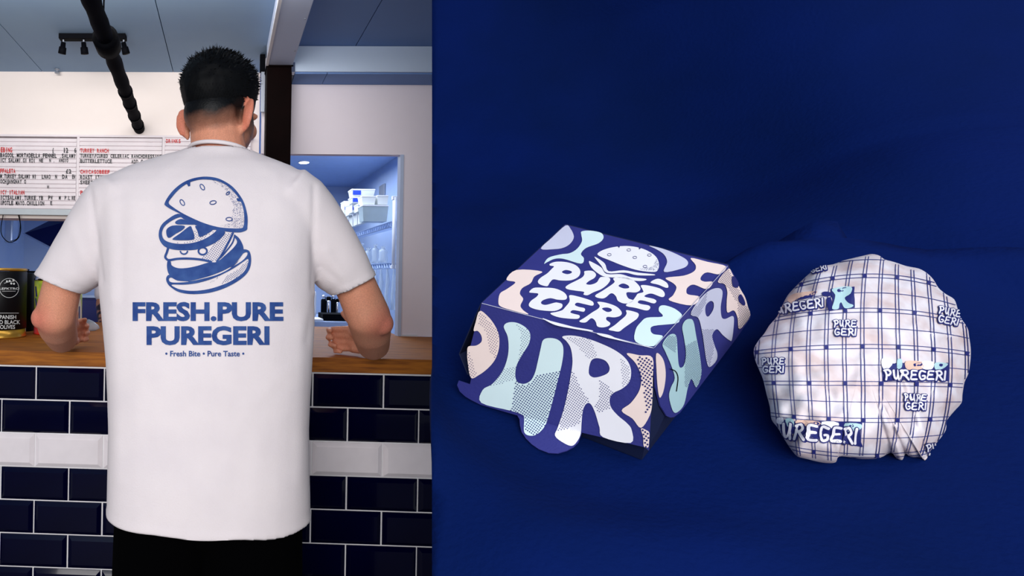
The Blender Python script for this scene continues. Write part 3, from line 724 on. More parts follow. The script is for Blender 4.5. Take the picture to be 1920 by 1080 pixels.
# ---- the man at the counter
pc = pt(395, 700, 1.14)
man = thing('person', (pc.x, 1.12, 0), 'man seen from behind in white printed t-shirt and black trousers, leaning on the counter', 'person')
Hc = pt(414, 188, 1.28); HR = Matrix.Rotation(-.46, 3, 'Z') @ Matrix.Rotation(-.10, 3, 'X')
q = Blob()
HP = head(q, Hc, HR, 1.08)
nk = pt(412, 300, 1.25)
q.cap(HP(0, -.022, -.055), .060, nk, .066)
q.cap(nk, .066, pt(405, 345, 1.22), .075)
q.ell(pt(400, 420, 1.21), (.17, .075, .12)); q.ell(pt(397, 560, 1.18), (.15, .08, .2)); q.ell(pt(393, 800, 1.13), (.145, .085, .2))
def P_arm(pts):
    for (a, ra), (b, rb) in zip(pts[:-1], pts[1:]): q.cap(a, ra, b, rb)
wl = pt(124, 635, 1.43); wr = pt(703, 651, 1.43)
P_arm([(pt(215, 405, 1.22), .050), (pt(158, 468, 1.235), .048), (pt(117, 535, 1.245), .046), (pt(104, 592, 1.25), .048), (pt(108, 612, 1.30), .047), (pt(116, 632, 1.37), .041), (wl, .029)])
q.ell(pt(76, 596, 1.235), (.022, .024, .026))
P_arm([(pt(560, 405, 1.22), .050), (pt(618, 468, 1.235), .048), (pt(666, 535, 1.245), .047), (pt(690, 592, 1.25), .050), (pt(695, 620, 1.30), .047), (pt(699, 645, 1.37), .041), (wr, .030)])
q.ell(pt(716, 606, 1.235), (.026, .026, .028))
wr2 = wr+Vector((0, .0, 0))
hz_ = ZT+.047
hand(q, Vector((wr.x-.006, wr.y+.004, hz_)), Vector((-.52, .80, -.02)), Vector((-.25, 0, 1)), Vector((-.8, -.52, 0)), .95, 1.15)
hand(q, Vector((wl.x+.006, wl.y+.004, hz_)), Vector((-.12, .97, -.02)), Vector((-.2, 0, 1)), Vector((.97, .12, 0)), .88, 1.25)
V, Fc = q.fuse(.0042, 4)
HI = HR.inverted()
sk1 = np.array(lin((224, 158, 128))); sk2 = np.array(lin((214, 122, 92))); dk = np.array(lin((7, 9, 12))); st = np.array(lin((120, 92, 84)))
elb = [pt(72, 600, 1.22), pt(722, 608, 1.22)]
def skin_col(v):
    l = HI @ (v-Hc); c = sk1.copy()
    e = min((v-p).length for p in elb)
    nz = noise.noise(v*30)*.5+.5
    c = c*(1-.25*nz)+sk2*(.25*nz)
    if e < .055: k = (1-e/.055)*.7; c = c*(1-k)+np.array(lin((216, 112, 98)))*k
    if l.z > -.16 and l.length < .2:
        ear = abs(l.x) > .0765 and l.y > -.06 and l.y < .02 and l.z < -.01
        if ear: return c*.55+np.array(lin((222, 112, 92)))*.45
        if l.y < .055:
            edge = -.074+.034*max(0, (abs(l.x)-.035)/.05)-.004*noise.noise(v*60)-.003*noise.noise(v*400)
            k = 1-max(0, min(1, (edge+.012-l.z)/.042)); k = k**.55 if k > 0 else 0
            c = c*(1-k)+dk*k
        elif l.z > .03+.0: c = dk
        if l.z < -.055 and l.y > .015:
            k = max(0, min(1, (l.y-.015)/.03))*max(0, min(1, (-.055-l.z)/.03))*(.55+.3*noise.noise(v*400)); c = c*(1-k)+dk*3*k
    elif l.length < .3:
        k = max(0, min(.45, (l.z+.25)*2)); c = c*(1-k)+sk2*k
    return c
color_mesh('body', V, Fc, M['skin'], man, skin_col)
for sx in (-1, 1):
    e = Blob(); e.ell(HP(.030*sx, .080, -.026), (.0125,)*3); eo = e.build('eye', M['eye'], man, True)
    e = Blob(); e.ell(HP(.030*sx, .0895, -.026), (.0055, .004, .0055), HR); e.build('iris', M['iris'], eo, True)
# hair: textured cap plus short tufts
random.seed(3)
vs, fs = ico(); bm = bmesh.new(); bmesh.ops.create_icosphere(bm, subdivisions=5, radius=1)
bm.verts.ensure_lookup_table(); dead = []
for v in bm.verts:
    p = v.co.copy(); hl = -.062+.045*max(0, (abs(p.x)-.35)/.65)+max(0, p.y-.25)*.14
    z = p.z*.1
    taper = max(0, min(1, (z-hl)/.05))
    s_ = .985+.10*taper+.035*noise.noise(p*9)*taper+.05*max(0, p.z)*taper
    low = max(0, -p.z)
    v.co = Vector((p.x*(.0850+.004*low)*s_, (p.y*(.1045+(.010*low if p.y < 0 else 0))-.004)*s_, p.z*(.087 if p.z > 0 else .096)*s_+.008))
    if z < hl-.006: dead.append(v)
bmesh.ops.delete(bm, geom=dead, context='VERTS')
bm.verts.index_update(); HV = [Hc+HR @ v.co for v in bm.verts]; HF = [[v.index for v in f.verts] for f in bm.faces]
norms = [(HR @ v.normal).normalized() for v in bm.verts]; loc = [v.co.copy() for v in bm.verts]
bm.free()
nV = len(HV)
for i in range(nV):
    l = loc[i]
    if l.z < .0:
        if l.y < .05:
            for _ in range(2):
                n_ = norms[i]; b0 = HV[i]-n_*.0015; dr = (HR @ Vector((random.uniform(-.25, .25), 0, -1))+n_*.10).normalized(); ln = random.uniform(.006, .012)
                sd = dr.cross(n_).normalized()*.0007; c = len(HV); HV += [b0-sd, b0+sd, b0+dr*ln]; HF += [(c, c+1, c+2)]
        continue
    k = max(0, min(1, (l.z-.0)/.07))
    for _ in range(2 if l.z > .06 else 1):
        b0 = HV[i]; n_ = norms[i]
        sw = HR @ Vector((random.uniform(-.5, .5), random.uniform(.1, .9), random.uniform(-.1, .5)))
        dr = (n_*(.25+.25*k)+sw*(.8)+Vector((l.x*5, 0, 0))*(.4)).normalized(); ln = (.004+.010*k)*random.uniform(.5, 1.25)
        sd = dr.cross(Vector((random.uniform(-1, 1), random.uniform(-1, 1), random.uniform(-1, 1)))).normalized()*.0016
        c = len(HV); HV += [b0-sd-n_*.002, b0+sd-n_*.002, b0+dr*ln*.6+sd*.7, b0+dr*ln]; HF += [(c, c+1, c+2), (c, c+2, c+3)]
ho = mesh('hair', HV, HF, M['hair'], man, True)

# ---- t-shirt
q = Blob()
secs = []
for (y, xl, xr, Y, hd_) in [(968,201,581,1.10,.118),(930,201,580,1.105,.118),(880,203,578,1.112,.118),(800,205,577,1.13,.116),(740,204,580,1.14,.116),(680,201,584,1.15,.117),(600,193,589,1.17,.118),(530,186,590,1.19,.12),
       (450,180,589,1.20,.12),(390,170,594,1.21,.115),(352,175,590,1.215,.100),(330,205,572,1.22,.088),(314,240,548,1.224,.076),(302,275,515,1.228,.066),(292,318,488,1.232,.062),(284,345,468,1.235,.062)]:
    A = pt(xl, y, Y); B = pt(xr, y, Y); secs.append(((A+B)/2, (B-A)/2, Vector((0, hd_, 0))))
loft(q, secs, 48, 2.35)
def sleeve(pairs):
    s_ = []
    n = len(pairs)
    for i, (o_, i_) in enumerate(pairs):
        t = i/(n-1); Y = 1.215+.025*t; A = pt(o_[0], o_[1], Y); B = pt(i_[0], i_[1], Y)
        s_.append(((A+B)/2, (B-A)/2, Vector((0, .092-.032*t, 0))))
    loft(q, s_, 36, 2.15)
    return s_[-1]
hl = sleeve([((200, 328), (300, 440)), ((172, 343), (262, 470)), ((150, 372), (238, 490)), ((116, 430), (212, 515)), ((88, 478), (178, 541)), ((65, 517), (152, 554))])
hr = sleeve([((568, 318), (480, 440)), ((600, 340), (515, 470)), ((622, 368), (540, 492)), ((655, 420), (572, 520)), ((684, 472), (605, 545)), ((704, 519), (628, 557))])
V, Fc = q.fuse(.006, 5)
# cloth folds
def fold(v):
    d = 0
    px, py = inv(v)
    d += .0022*noise.noise(Vector((v.x*9, v.z*4, 1.3)))+.0011*noise.noise(Vector((v.x*26, v.z*10, 4)))
    for (x0, y0, x1, y1, wd, am) in ((168,352,190,525,6,-.0035),(205,350,212,560,13,.0030),(230,360,225,600,10,-.0015),(590,350,586,540,6,-.0035),(612,470,655,545,9,.0025),(600,500,640,530,7,-.002),(130,420,170,520,9,.0016),
              (355,285,300,330,10,.0012),(470,296,520,330,9,.001),(215,620,222,900,12,.0016),(565,600,560,900,12,.0016),(590,560,575,640,8,-.002),(350,720,420,760,20,.001),(300,820,480,840,22,.0009),(540,690,470,760,14,.0011)):
        ax, ay = x1-x0, y1-y0; t = max(0, min(1, ((px-x0)*ax+(py-y0)*ay)/(ax*ax+ay*ay)))
        r = math.hypot(px-x0-ax*t, py-y0-ay*t)/wd
        if r < 3: d += am*math.exp(-r*r)
    return d
me = bpy.data.meshes.new('t'); me.from_pydata([tuple(v) for v in V], [], Fc); me.update()
bm = bmesh.new(); bm.from_mesh(me)
zb_ = secs[0][0].z
def cut_end(co, no, rad):
    fs_ = [f for f in bm.faces if (f.calc_center_median()-co).length < rad]
    vs_ = list({v for f in fs_ for v in f.verts}); es_ = list({e for f in fs_ for e in f.edges})
    bmesh.ops.bisect_plane(bm, geom=vs_+es_+fs_, plane_co=co, plane_no=no, clear_outer=True)
cut_end(Vector(secs[0][0])+Vector((0, 0, .008)), Vector((0, 0, -1)), .6)
for (hc, ha, hb) in (hl, hr):
    ax = ha.cross(hb).normalized(); ax = ax if ax.z < 0 else -ax
    cut_end(hc-ax*.007, ax, .105)
bm.normal_update()
NN = [(v.co.copy(), v.normal.copy()) for v in bm.verts]
for v, (c, n_) in zip(bm.verts, NN):
    v.co = c+n_*fold(c)
    if c.z < zb_+.02: # hem band, slightly wavy
        v.co.z += .004*math.sin(c.x*38)*math.sin(c.y*9)+.004*noise.noise(c*7)
        v.co += Vector((n_.x, n_.y, 0))*.0014
    for (hc, ha, hb) in (hl, hr):
        ax = ha.cross(hb).normalized(); ax = ax if ax.z < 0 else -ax
        dd = (c-hc).dot(ax)
        if -.018 < dd < .02 and (c-hc).length < .09: v.co += n_*.0013
dead = []
for f in bm.faces:
    c = f.calc_center_median(); n_ = f.normal
    # neck opening
    if n_.z > .8 and c.z > secs[-1][0].z-.012 and f not in dead and abs(c.x-nk.x) < .07: dead.append(f)
bmesh.ops.delete(bm, geom=list(set(dead)), context='FACES')
bm.verts.index_update(); TV = [v.co.copy() for v in bm.verts]; TF = [[v.index for v in f.verts] for f in bm.faces]; bm.free()
tee = mesh('tshirt', TV, TF, M['shirt'], man, True); tee['label'] = 'white t-shirt with a blue burger print on the back'
sm = tee.modifiers.new('thickness', 'SOLIDIFY'); sm.thickness = .003; sm.offset = -1
bvT = bvh_of(tee)
# neck rib
q = MB(); cpts = []
for k in range(33):
    t = 2*math.pi*k/32; A = pt(357, 284, 1.235); B = pt(464, 292, 1.235); c = (A+B)/2
    cpts.append(Vector((c.x+math.cos(t)*(B.x-A.x)/2*1.03, 1.235+.058*math.sin(t), c.z+.0045+.016*(-math.sin(t)*.5+.5)-.008-.006*math.cos(t))))
q.tube(cpts, .0048, 10, False); q.build('neck_rib', M['shirt'], tee, True)
sT = surf_bvh(bvT, .0022)
Z6 = lambda x, y: (280+x/4.5, 320+y/4.5)
D_ = Decal(); L6 = lambda L, k=4: smooth_loop(tx(L, Z6), k)
D_.region([L6([(130,275),(160,220),(210,160),(280,105),(360,70),(460,53),(560,62),(640,95),(710,145),(770,220),(805,290),(828,390),(827,470),(822,500),(790,515),(750,522),(650,515),(560,490),(480,462),(400,435),(320,400),(250,360),(180,325),(135,295)]),
           L6([(163,272),(195,220),(250,160),(320,110),(400,82),(480,76),(570,88),(650,125),(720,190),(770,260),(795,340),(800,430),(790,478),(770,487),(700,488),(600,480),(520,462),(440,435),(360,400),(280,360),(205,312)])], 6)
D_.region([L6([(240,365),(150,415),(100,465),(80,530),(90,590),(130,640),(200,665),(300,672),(400,665),(500,635),(580,590),(640,520),(560,480),(480,455),(400,425),(320,395)]),
           L6([(258,393),(185,425),(130,470),(107,525),(120,575),(165,603),(240,617),(330,615),(420,595),(500,558),(565,505),(520,500),(470,490),(400,465),(340,435),(290,410)])], 6)
for L in ([(145,500),(180,470),(230,462),(298,468),(280,500),(220,535),(170,567),(148,550)], [(200,572),(260,530),(340,470),(360,490),(378,540),(372,580),(300,588),(210,585)],
          [(222,430),(270,408),(330,430),(385,455),(300,455),(230,452)], [(388,468),(440,475),(490,495),(535,500),(480,538),(425,558),(405,510)],
          [(155,760),(180,768),(190,800),(240,822),(310,822),(400,805),(500,775),(570,770),(640,715),(710,650),(740,600),(715,555),(725,545),(760,575),(790,635),(790,690),(740,765),(670,820),(560,870),(450,905),(330,932),(230,920),(170,880),(150,820)]):
    D_.region([L6(L)], 6)
D_.region([L6([(142,915),(155,885),(185,878),(200,905),(330,932),(450,912),(600,868),(720,795),(775,720),(785,668),(830,670),(852,700),(858,770),(840,840),(790,900),(700,960),(600,1005),(480,1035),(350,1042),(250,1025),(190,990),(155,955)]),
           L6([(165,915),(185,902),(240,928),(335,937),(240,945),(180,940)]), L6([(190,962),(300,962),(420,945),(560,900),(700,830),(790,770),(832,745),(830,790),(800,850),(740,900),(640,955),(500,1000),(370,1015),(270,1005),(215,985)]),
           L6([(680,818),(750,760),(790,700),(825,690),(820,722),(770,770)])], 6)
ln = lambda L, wd: D_.strip([tuple(p) for p in smooth_line(tx(L, Z6), 6)], wd/4.5)
ln([(158,655),(148,690),(135,725),(145,745),(170,755),(240,744),(330,742),(430,750),(520,768)], 19)
ln([(705,528),(660,620),(610,710),(570,765)], 17); ln([(720,545),(700,610),(640,690),(600,735)], 12)
def ringd(c, r, wd, a0=0, a1=2*math.pi, ex=1.0, rot=0):
    P0 = []
    for k in range(19):
        t = a0+(a1-a0)*k/18; x = r*math.cos(t); y = r*ex*math.sin(t); P0.append((c[0]+x*math.cos(rot)-y*math.sin(rot), c[1]+x*math.sin(rot)+y*math.cos(rot)))
    D_.strip(tx(P0, Z6), wd/4.5, False)
ringd((450, 679), 36, 15, ex=.85); ringd((292, 676), 30, 12, 0, math.pi, .95)
for c, rt in (((278,270), 1.0), ((447,140), 1.0), ((662,193), -.7), ((537,270), -.2), ((673,410), 0)): ringd(c, 27 if c[0] != 662 else 17, 7, ex=.55, rot=rt)
D_.region([tx([(310,105),(345,100),(345,130),(330,135)], Z6)]); D_.region([tx([(735,235),(770,235),(775,265),(740,255)], Z6)])
D_.dots([tx([(615,525),(705,528),(570,765),(440,745)], Z6)], None, 3.6, .95)
D_.dots([tx([(510,75),(600,88),(700,165),(780,280),(800,430),(785,485),(590,470),(690,440),(710,300),(640,160)], Z6)], None, 2.0, .62, .5, lambda a, b: random.random()*1.3)
D_.dots([tx([(640,895),(750,830),(830,750),(830,790),(800,850),(740,900),(600,960)], Z6)], None, 3.0, .85)
D_.dots([tx([(220,610),(330,600),(370,585),(385,500),(430,560),(565,505),(420,595),(330,614)], Z6)], None, 3.6, .8)
D_.dots([tx([(520,920),(600,890),(560,930),(500,960)], Z6)], None, 2.4, .7, .5, lambda a, b: random.random()*1.3)
D_.build('burger_print', M['print'], tee, sT)
D_ = Decal(); text_px(D_, 'FRESH.PURE', 249, 531, 566.5, 600, .042); D_.build('slogan_print', M['print'], tee, sT)
D_ = Decal(); text_px(D_, 'PUREGERI', 275, 505, 611.5, 645, .042); D_.build('slogan_print', M['print'], tee, sT)
D_ = Decal(); text_px(D_, '\u2022 Fresh Bite \u2022 Pure Taste \u2022', 310, 458, 657.5, 668, .022, 0, 12); D_.build('slogan_print', M['print'], tee, sT)
# stitched hems
q = MB()
# trousers and shoes
q = Blob(); hipz = pt(395, 950, 1.12).z; fx = man.location.x
for sx in (-1, 1):
    q.cap((fx+.088*sx, 1.12, hipz+.03), .108, (fx+.097*sx, 1.10, hipz-.14), .100)
    q.cap((fx+.097*sx, 1.10, hipz-.14), .100, (fx+.10*sx, 1.10, .48), .068)
    q.cap((fx+.10*sx, 1.10, .48), .068, (fx+.10*sx, 1.09, .13), .058); q.cap((fx+.10*sx, 1.09, .13), .060, (fx+.10*sx, 1.09, .085), .062)
q.ell((fx, 1.12, hipz+.02), (.165, .098, .11))
V, Fc = q.fuse(.009, 4); mesh('trousers', V, Fc, M['trs'], man, True)
for sx in (-1, 1):
    q = Blob(); q.ell((fx+.105*sx, 1.13, .045), (.045, .12, .043)); q.ell((fx+.105*sx, 1.20, .035), (.047, .07, .033)); q.ell((fx+.10*sx, 1.08, .07), (.04, .05, .05))
    V, Fc = q.fuse(.007, 3); V = [Vector((v.x, v.y, max(v.z, .002))) for v in V]; mesh('shoe', V, Fc, M['shoe'], man, True)

# ---- the colleague behind the counter, almost wholly hidden
px0 = pt(262, 560, 2.62); wk = thing('person', (px0.x, 2.62, 0), 'colleague in a white top with a tattooed forearm, mostly hidden behind the man in front', 'person')
q = Blob(); Hk = Vector((px0.x+.02, 2.60, 1.60)); KR = Matrix.Rotation(math.pi, 3, 'Z') @ Matrix.Rotation(-.3, 3, 'X')
KP = head(q, Hk, KR, 1.0)
q.cap(KP(0, -.02, -.06), .055, (px0.x, 2.63, 1.42), .06); q.ell((px0.x, 2.63, 1.30), (.14, .09, .16)); q.ell((px0.x, 2.63, 1.05), (.13, .09, .2))
sh = Vector((px0.x-.15, 2.63, 1.38)); el = pt(188, 572, 2.58)+Vector((.02, 0, 0)); wrk = pt(196, 612, 2.46)
q.cap(sh, .05, el, .042); q.cap(el, .042, wrk, .03); hand(q, wrk, Vector((.6, -.3, -.5)), Vector((.3, .3, .8)), Vector((.5, .5, -.5)), .95)
q.cap((px0.x+.15, 2.63, 1.38), .05, (px0.x+.2, 2.6, 1.14), .042); q.cap((px0.x+.2, 2.6, 1.14), .042, (px0.x+.12, 2.44, 1.08), .03); hand(q, Vector((px0.x+.12, 2.44, 1.08)), Vector((-.6, -.3, -.3)), Vector((-.3, .3, .8)), Vector((-.5, .5, -.5)), .95)
V, Fc = q.fuse(.006, 4)
tat = np.array(lin((60, 50, 60)))
def kc(v):
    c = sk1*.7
    if (Vector((v.x, v.y, v.z))-Hk).length < .12 and (KR.inverted() @ (v-Hk)).z > .03: return dk
    if v.z < 1.2 and abs(v.x-px0.x) > .12 and noise.noise(v*45) > .02: return tat
    return c
color_mesh('body', V, Fc, M['skin'], wk, kc)
q = Blob(); q.ell((px0.x, 2.63, 1.31), (.17, .11, .15)); q.cap((px0.x, 2.63, 1.30), .15, (px0.x, 2.63, .95), .145)
q.cap(sh, .066, sh.lerp(el, .72), .058); q.cap((px0.x+.15, 2.63, 1.38), .066, (px0.x+.185, 2.61, 1.2), .058)
V, Fc = q.fuse(.008, 4); mesh('tshirt', V, Fc, M['shirt'], wk, True)
q = Blob()
for sx in (-1, 1): q.cap((px0.x+.07*sx, 2.63, .95), .085, (px0.x+.09*sx, 2.63, .10), .06)
V, Fc = q.fuse(.01, 3); V = [Vector((v.x, v.y, max(v.z, .003))) for v in V]; mesh('trousers', V, Fc, M['trs'], wk, True)

# ================================================================== BLUE CLOTH SET WITH BOX AND BURGER
def cam2w(v): return _r*v[0]+_u*v[1]+_f*v[2]
Nc = Vector((-.2943163, .85831805, -.42031898)).normalized()
N = cam2w(Nc); kT = -.26947858
T0 = CAM+N*kT; HL = .0729; L0 = CAM+N*(kT-HL); GD = .021; G0 = CAM+N*(kT-HL-GD)
# sheet frame: S = uphill direction along the slope, Q = across
Sc = (Vector((.573, 0, .819))-Nc*Vector((.573, 0, .819)).dot(Nc)).normalized(); Qc = Nc.cross(Sc).normalized()
S = cam2w(Sc); Q_ = cam2w(Qc)
if Q_.dot(_r) < 0: Q_ = -Q_
gk = (G0-CAM).dot(N)
def sheet(s, q, relief=True):
    """s along the slope from the foot of the camera, q across; curls up towards the back"""
    s0 = .80; R_ = .34; amax = math.radians(66)
    if s <= s0: p = S*s; n = N
    else:
        t = (s-s0)/R_
        if t < amax: p = S*(s0+R_*math.sin(t))+N*(R_*(1-math.cos(t))); n = -S*math.sin(t)+N*math.cos(t)
        else:
            e = s-s0-R_*amax; p = S*(s0+R_*math.sin(amax)+e*math.cos(amax))+N*(R_*(1-math.cos(amax))+e*math.sin(amax)); n = -S*math.sin(amax)+N*math.cos(amax)
    w_ = CAM+N*gk+p+Q_*q
    if relief: w_ = w_ + n*rel(s, q)
    return w_
folds = []
def sq_of(px, py):
    """sheet coordinates below a picture point (found by marching)"""
    d = ray(px, py)
    best = None
    for i in range(0, 260):
        s = .2+i*.006
        b = sheet(s, 0, False)
        # solve CAM + d*t = b + Q*q  in the plane spanned: use component along S,N
        A = np.array([[d.dot(S), 0], [d.dot(N), 0]])
        ds, dn = d.dot(S), d.dot(N); bs, bn = (b-CAM).dot(S), (b-CAM).dot(N)
        v = ds*bn-dn*bs
        if best is not None and best[0]*v <= 0:
            t = bs/ds if abs(ds) > 1e-6 else bn/dn; q = (d*t).dot(Q_)
            if t > 0: return s, q
        best = (v,)
    return .8, 0
FO = [((700, 775, 1545, 500), .095, .026, .058), ((1640, 490, 2080, 610), .10, .03, -.028), ((1000, 1080, 1420, 880), .05, .05, .016), ((1420, 880, 1920, 760), .05, .05, .009), ((1560, -80, 1700, 330), .12, .16, .045), ((950, -50, 1330, 330), .14, .12, -.040)]
for (a, w1, w2, h_) in FO: folds.append((sq_of(a[0], a[1]), sq_of(a[2], a[3]), w1, w2, h_))
flat = [sq_of(1150, 700), sq_of(1617, 760)]
def rel(s, q):
    h = 0
    for (a, b, w1, w2, am) in folds:
        ax, ay = b[0]-a[0], b[1]-a[1]; L2 = ax*ax+ay*ay; t = max(0, min(1, ((s-a[0])*ax+(q-a[1])*ay)/L2))
        sd_ = ax*(q-a[1])-ay*(s-a[0])
        low = (s < a[0]+ax*t)
        r = math.hypot(s-a[0]-ax*t, q-a[1]-ay*t)/(w1 if low else w2)
        if r < 3: h += am*math.exp(-r*r)
    m_ = 1
    for c, rad in ((flat[0], .125), (flat[1], .10)):
        d = math.hypot(s-c[0], q-c[1]); m_ *= max(0, min(1, (d-rad)/.06))
    m_ = m_*m_*(3-2*m_)
    return h*m_+.0012*noise.noise(Vector((s*9, q*9, 0)))*m_
sg = np.arange(.12, 1.95, .0125); qg = np.arange(-.75, 1.35, .0125)
vs = [sheet(float(s), float(q)) for s in sg for q in qg]; nq = len(qg)
fs = [(i*nq+j, i*nq+j+1, (i+1)*nq+j+1, (i+1)*nq+j) for i in range(len(sg)-1) for j in range(nq-1)]
bm = bmesh.new(); bv_ = [bm.verts.new(v) for v in vs]
for f in fs: bm.faces.new([bv_[i] for i in f])
e1 = ray(810, 0); e2 = ray(810, 1080); pn_ = e1.cross(e2).normalized()
if pn_.dot(ray(1200, 500)) < 0: pn_ = -pn_
bmesh.ops.bisect_plane(bm, geom=bm.verts[:]+bm.edges[:]+bm.faces[:], plane_co=CAM, plane_no=pn_, clear_inner=True)
bmesh.ops.bisect_plane(bm, geom=bm.verts[:]+bm.edges[:]+bm.faces[:], plane_co=(0, 0, ZC-.02), plane_no=(0, 0, 1), clear_outer=True)
bmesh.ops.bisect_plane(bm, geom=bm.verts[:]+bm.edges[:]+bm.faces[:], plane_co=(0, YF-.03, 0), plane_no=(0, 1, 0), clear_outer=True)
bmesh.ops.bisect_plane(bm, geom=bm.verts[:]+bm.edges[:]+bm.faces[:], plane_co=CAM+_f*.16, plane_no=_f, clear_inner=True)
bm.verts.index_update(); V = [v.co.copy() for v in bm.verts]; Fc = [[v.index for v in f.verts] for f in bm.faces]; bm.free()
bdr = thing('cloth_backdrop', (flat[0][0], .3, 0), 'x', 'backdrop'); bdr.location = Vector((CAM.x+.45, .55, 0))
cloth = mesh('cloth_sheet', V, Fc, M['cloth'], bdr, True)
tagp(bdr, 'large deep blue cloth backdrop with soft folds, filling the right of the picture', 'backdrop')
sd = cloth.modifiers.new('thickness', 'SOLIDIFY'); sd.thickness = .003; sd.offset = -1 if cloth.data.polygons[len(cloth.data.polygons)//3].normal.dot(N) > 0 else 1
# plinth under the box and burger
c0 = [sheet(s, q, False)-N*.045 for s, q in ((.40, flat[0][1]-.05), (.70, flat[0][1]-.05), (.70, flat[1][1]+.12), (.40, flat[1][1]+.12))]
q = MB(); b0 = [Vector((v.x, v.y, .0)) for v in c0]
q.add(c0+b0, [(0,1,2,3), (7,6,5,4), (0,4,5,1), (1,5,6,2), (2,6,7,3), (3,7,4,0)])
q.build('plinth', M['plinth'], bdr)

# ---- burger box
bx = thing('burger_box', G0, 'folded card burger box printed with bubble letters in navy, white, teal and peach', 'box')
bc = plane_hit(1150, 700, G0, N); bx.location = bc
tD, tC, tB, tA = (plane_hit(x, y, T0, N) for x, y in ((903, 568), (1226, 652), (1365, 497), (1060, 421)))
fr = plane_hit(1216, 845, L0, N); frn = (tC-tD).cross(fr-tC).normalized(); sdn = (tB-tC).cross(fr-tC).normalized()
def pf(x, y): return plane_hit(x, y, tC, frn)
def ps(x, y): return plane_hit(x, y, tC, sdn)
def slab(name, front, mt, parent, th_=.0009):
    c = sum(front, Vector())/len(front); n = Vector((0, 0, 0))
    for i in range(len(front)): n += (front[i]-c).cross(front[(i+1) % len(front)]-c)
    n.normalize(); 
    if n.dot(CAM-c) < 0: n = -n
    k = len(front); v = list(front)+[p-n*th_ for p in front]
    # triangulate the outline with the tessellator so concave panels are right
    from mathutils.geometry import tessellate_polygon
    tri = tessellate_polygon([front]); f = [tuple(t) for t in tri]+[tuple(i+k for i in t)[::-1] for t in tri]+[(i, (i+1) % k, (i+1) % k+k, i+k) for i in range(k)]
    bm = bmesh.new(); B_ = [bm.verts.new(p) for p in v]
    for t in f:
        try: bm.faces.new([B_[i] for i in t])
        except ValueError: pass
    bmesh.ops.recalc_face_normals(bm, faces=bm.faces); bm.verts.index_update()
    o = mesh(name, [x.co.copy() for x in bm.verts], [[y.index for y in x.faces[0].verts] if False else [] for x in []] or [[y.index for y in fc.verts] for fc in bm.faces], mt, parent); bm.free(); return o
top = slab('lid_top', [tD, tC, tB, tA], M['navy'], bx)
Z1 = lambda X, Y: (840+X/2.2983, 400+Y/2.2979)
Z3 = lambda X, Y: (860+X/3.5556, 410+Y/3.556); Z4 = lambda X, Y: (850+X/3.723, 570+Y/3.724); Z5 = lambda X, Y: (1200+X/2.841, 480+Y/2.842)
fpx = [(903,568),(1226,652),(1216,845),(1210,839),(1090,811),(970,779),(901,759),(885,751),(873,744),(862,734),(857,722),(860,714),(881,721),(884,707),(879,690),(879,661)]
FN = frn if frn.dot(CAM-tC) > 0 else -frn
def clear_g(p, m_=.0015):
    h = (p-G0).dot(N); return p if h > m_ else p+N*(m_-h)
front = slab('front_panel', [clear_g(pf(*p)) for p in fpx], M['navy'], bx)
tpx = [(1090,811),(1084,829),(1075,838),(1062,845),(1045,850),(1028,849),(1010,842),(997,833),(986,822),(978,810),(975,798),(974,786),(970,779)]
h0, h1 = pf(970, 779), pf(1090, 811); hx_ = (h1-h0).normalized()
for w_ in np.linspace(0, 1, 41):      # the tab bends outwards just enough to clear the cloth
    tn_ = (FN*(1-float(w_))+N*float(w_)); tn_ = (tn_-hx_*tn_.dot(hx_)).normalized()
    if min((plane_hit(x, y, h0, tn_)-G0).dot(N) for x, y in tpx) > .002: break
tab = slab('front_tab', [plane_hit(x, y, h0, tn_) for x, y in tpx], M['navy'], bx)
spx = [(1226.3,652),(1365,497),(1377,517),(1384,535),(1388,552),(1396,563),(1408,591),(1406,598),(1382,633),(1275,774),(1264,782),(1257,783),(1250,780),(1239,762),(1230,728)]
side = slab('side_panel', [ps(*p) for p in spx], M['navy'], bx)
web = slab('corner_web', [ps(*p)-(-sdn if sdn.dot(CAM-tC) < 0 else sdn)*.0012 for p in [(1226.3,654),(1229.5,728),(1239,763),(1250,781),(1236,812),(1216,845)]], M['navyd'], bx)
bl = plane_hit(862, 664, tC-FN*.012, FN)
bl2 = plane_hit(873, 706, tC, FN)-FN*.004; lq3 = pf(893, 745)+(ps(1398, 596)-fr)
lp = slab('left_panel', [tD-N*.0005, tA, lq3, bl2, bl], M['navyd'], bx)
bbk = ps(1402, 598)
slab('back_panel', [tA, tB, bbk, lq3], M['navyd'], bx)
# tray below the lid
fl_ = pf(893, 745); f3_ = ps(1398, 596); lq = [fl_, fr, f3_, fl_+(f3_-fr)]
cc = sum(lq, Vector())/4
tu = [cc+(p-cc)*.94+N*.003 for p in lq]
td = [(lambda p: p-N*((p-G0).dot(N)-.0012))(cc+(p-cc)*.90) for p in lq]
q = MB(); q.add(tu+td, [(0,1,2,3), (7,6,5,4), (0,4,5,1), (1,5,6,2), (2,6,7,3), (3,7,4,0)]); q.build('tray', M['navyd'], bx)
def sp_(pn, n, off):
    n = n if n.dot(CAM-pn) > 0 else -n
    return lambda px, py: plane_hit(px, py, pn+n*off, n)
def front_surf(off):
    f1 = sp_(tC, frn, off); nt_ = tn_ if tn_.dot(CAM-h0) > 0 else -tn_
    def f(px, py):
        if 963 < px < 1097 and py > 779+(px-970)*32/120: return plane_hit(px, py, h0+nt_*off, nt_)
        return f1(px, py)
    return f
sTop = sp_(tC, N, .0004); sFr = front_surf(.0005); sSd = sp_(tC, sdn, .0004); sTop2 = sp_(tC, N, .0007); sFr2 = front_surf(.0009); sSd2 = sp_(tC, sdn, .0007)
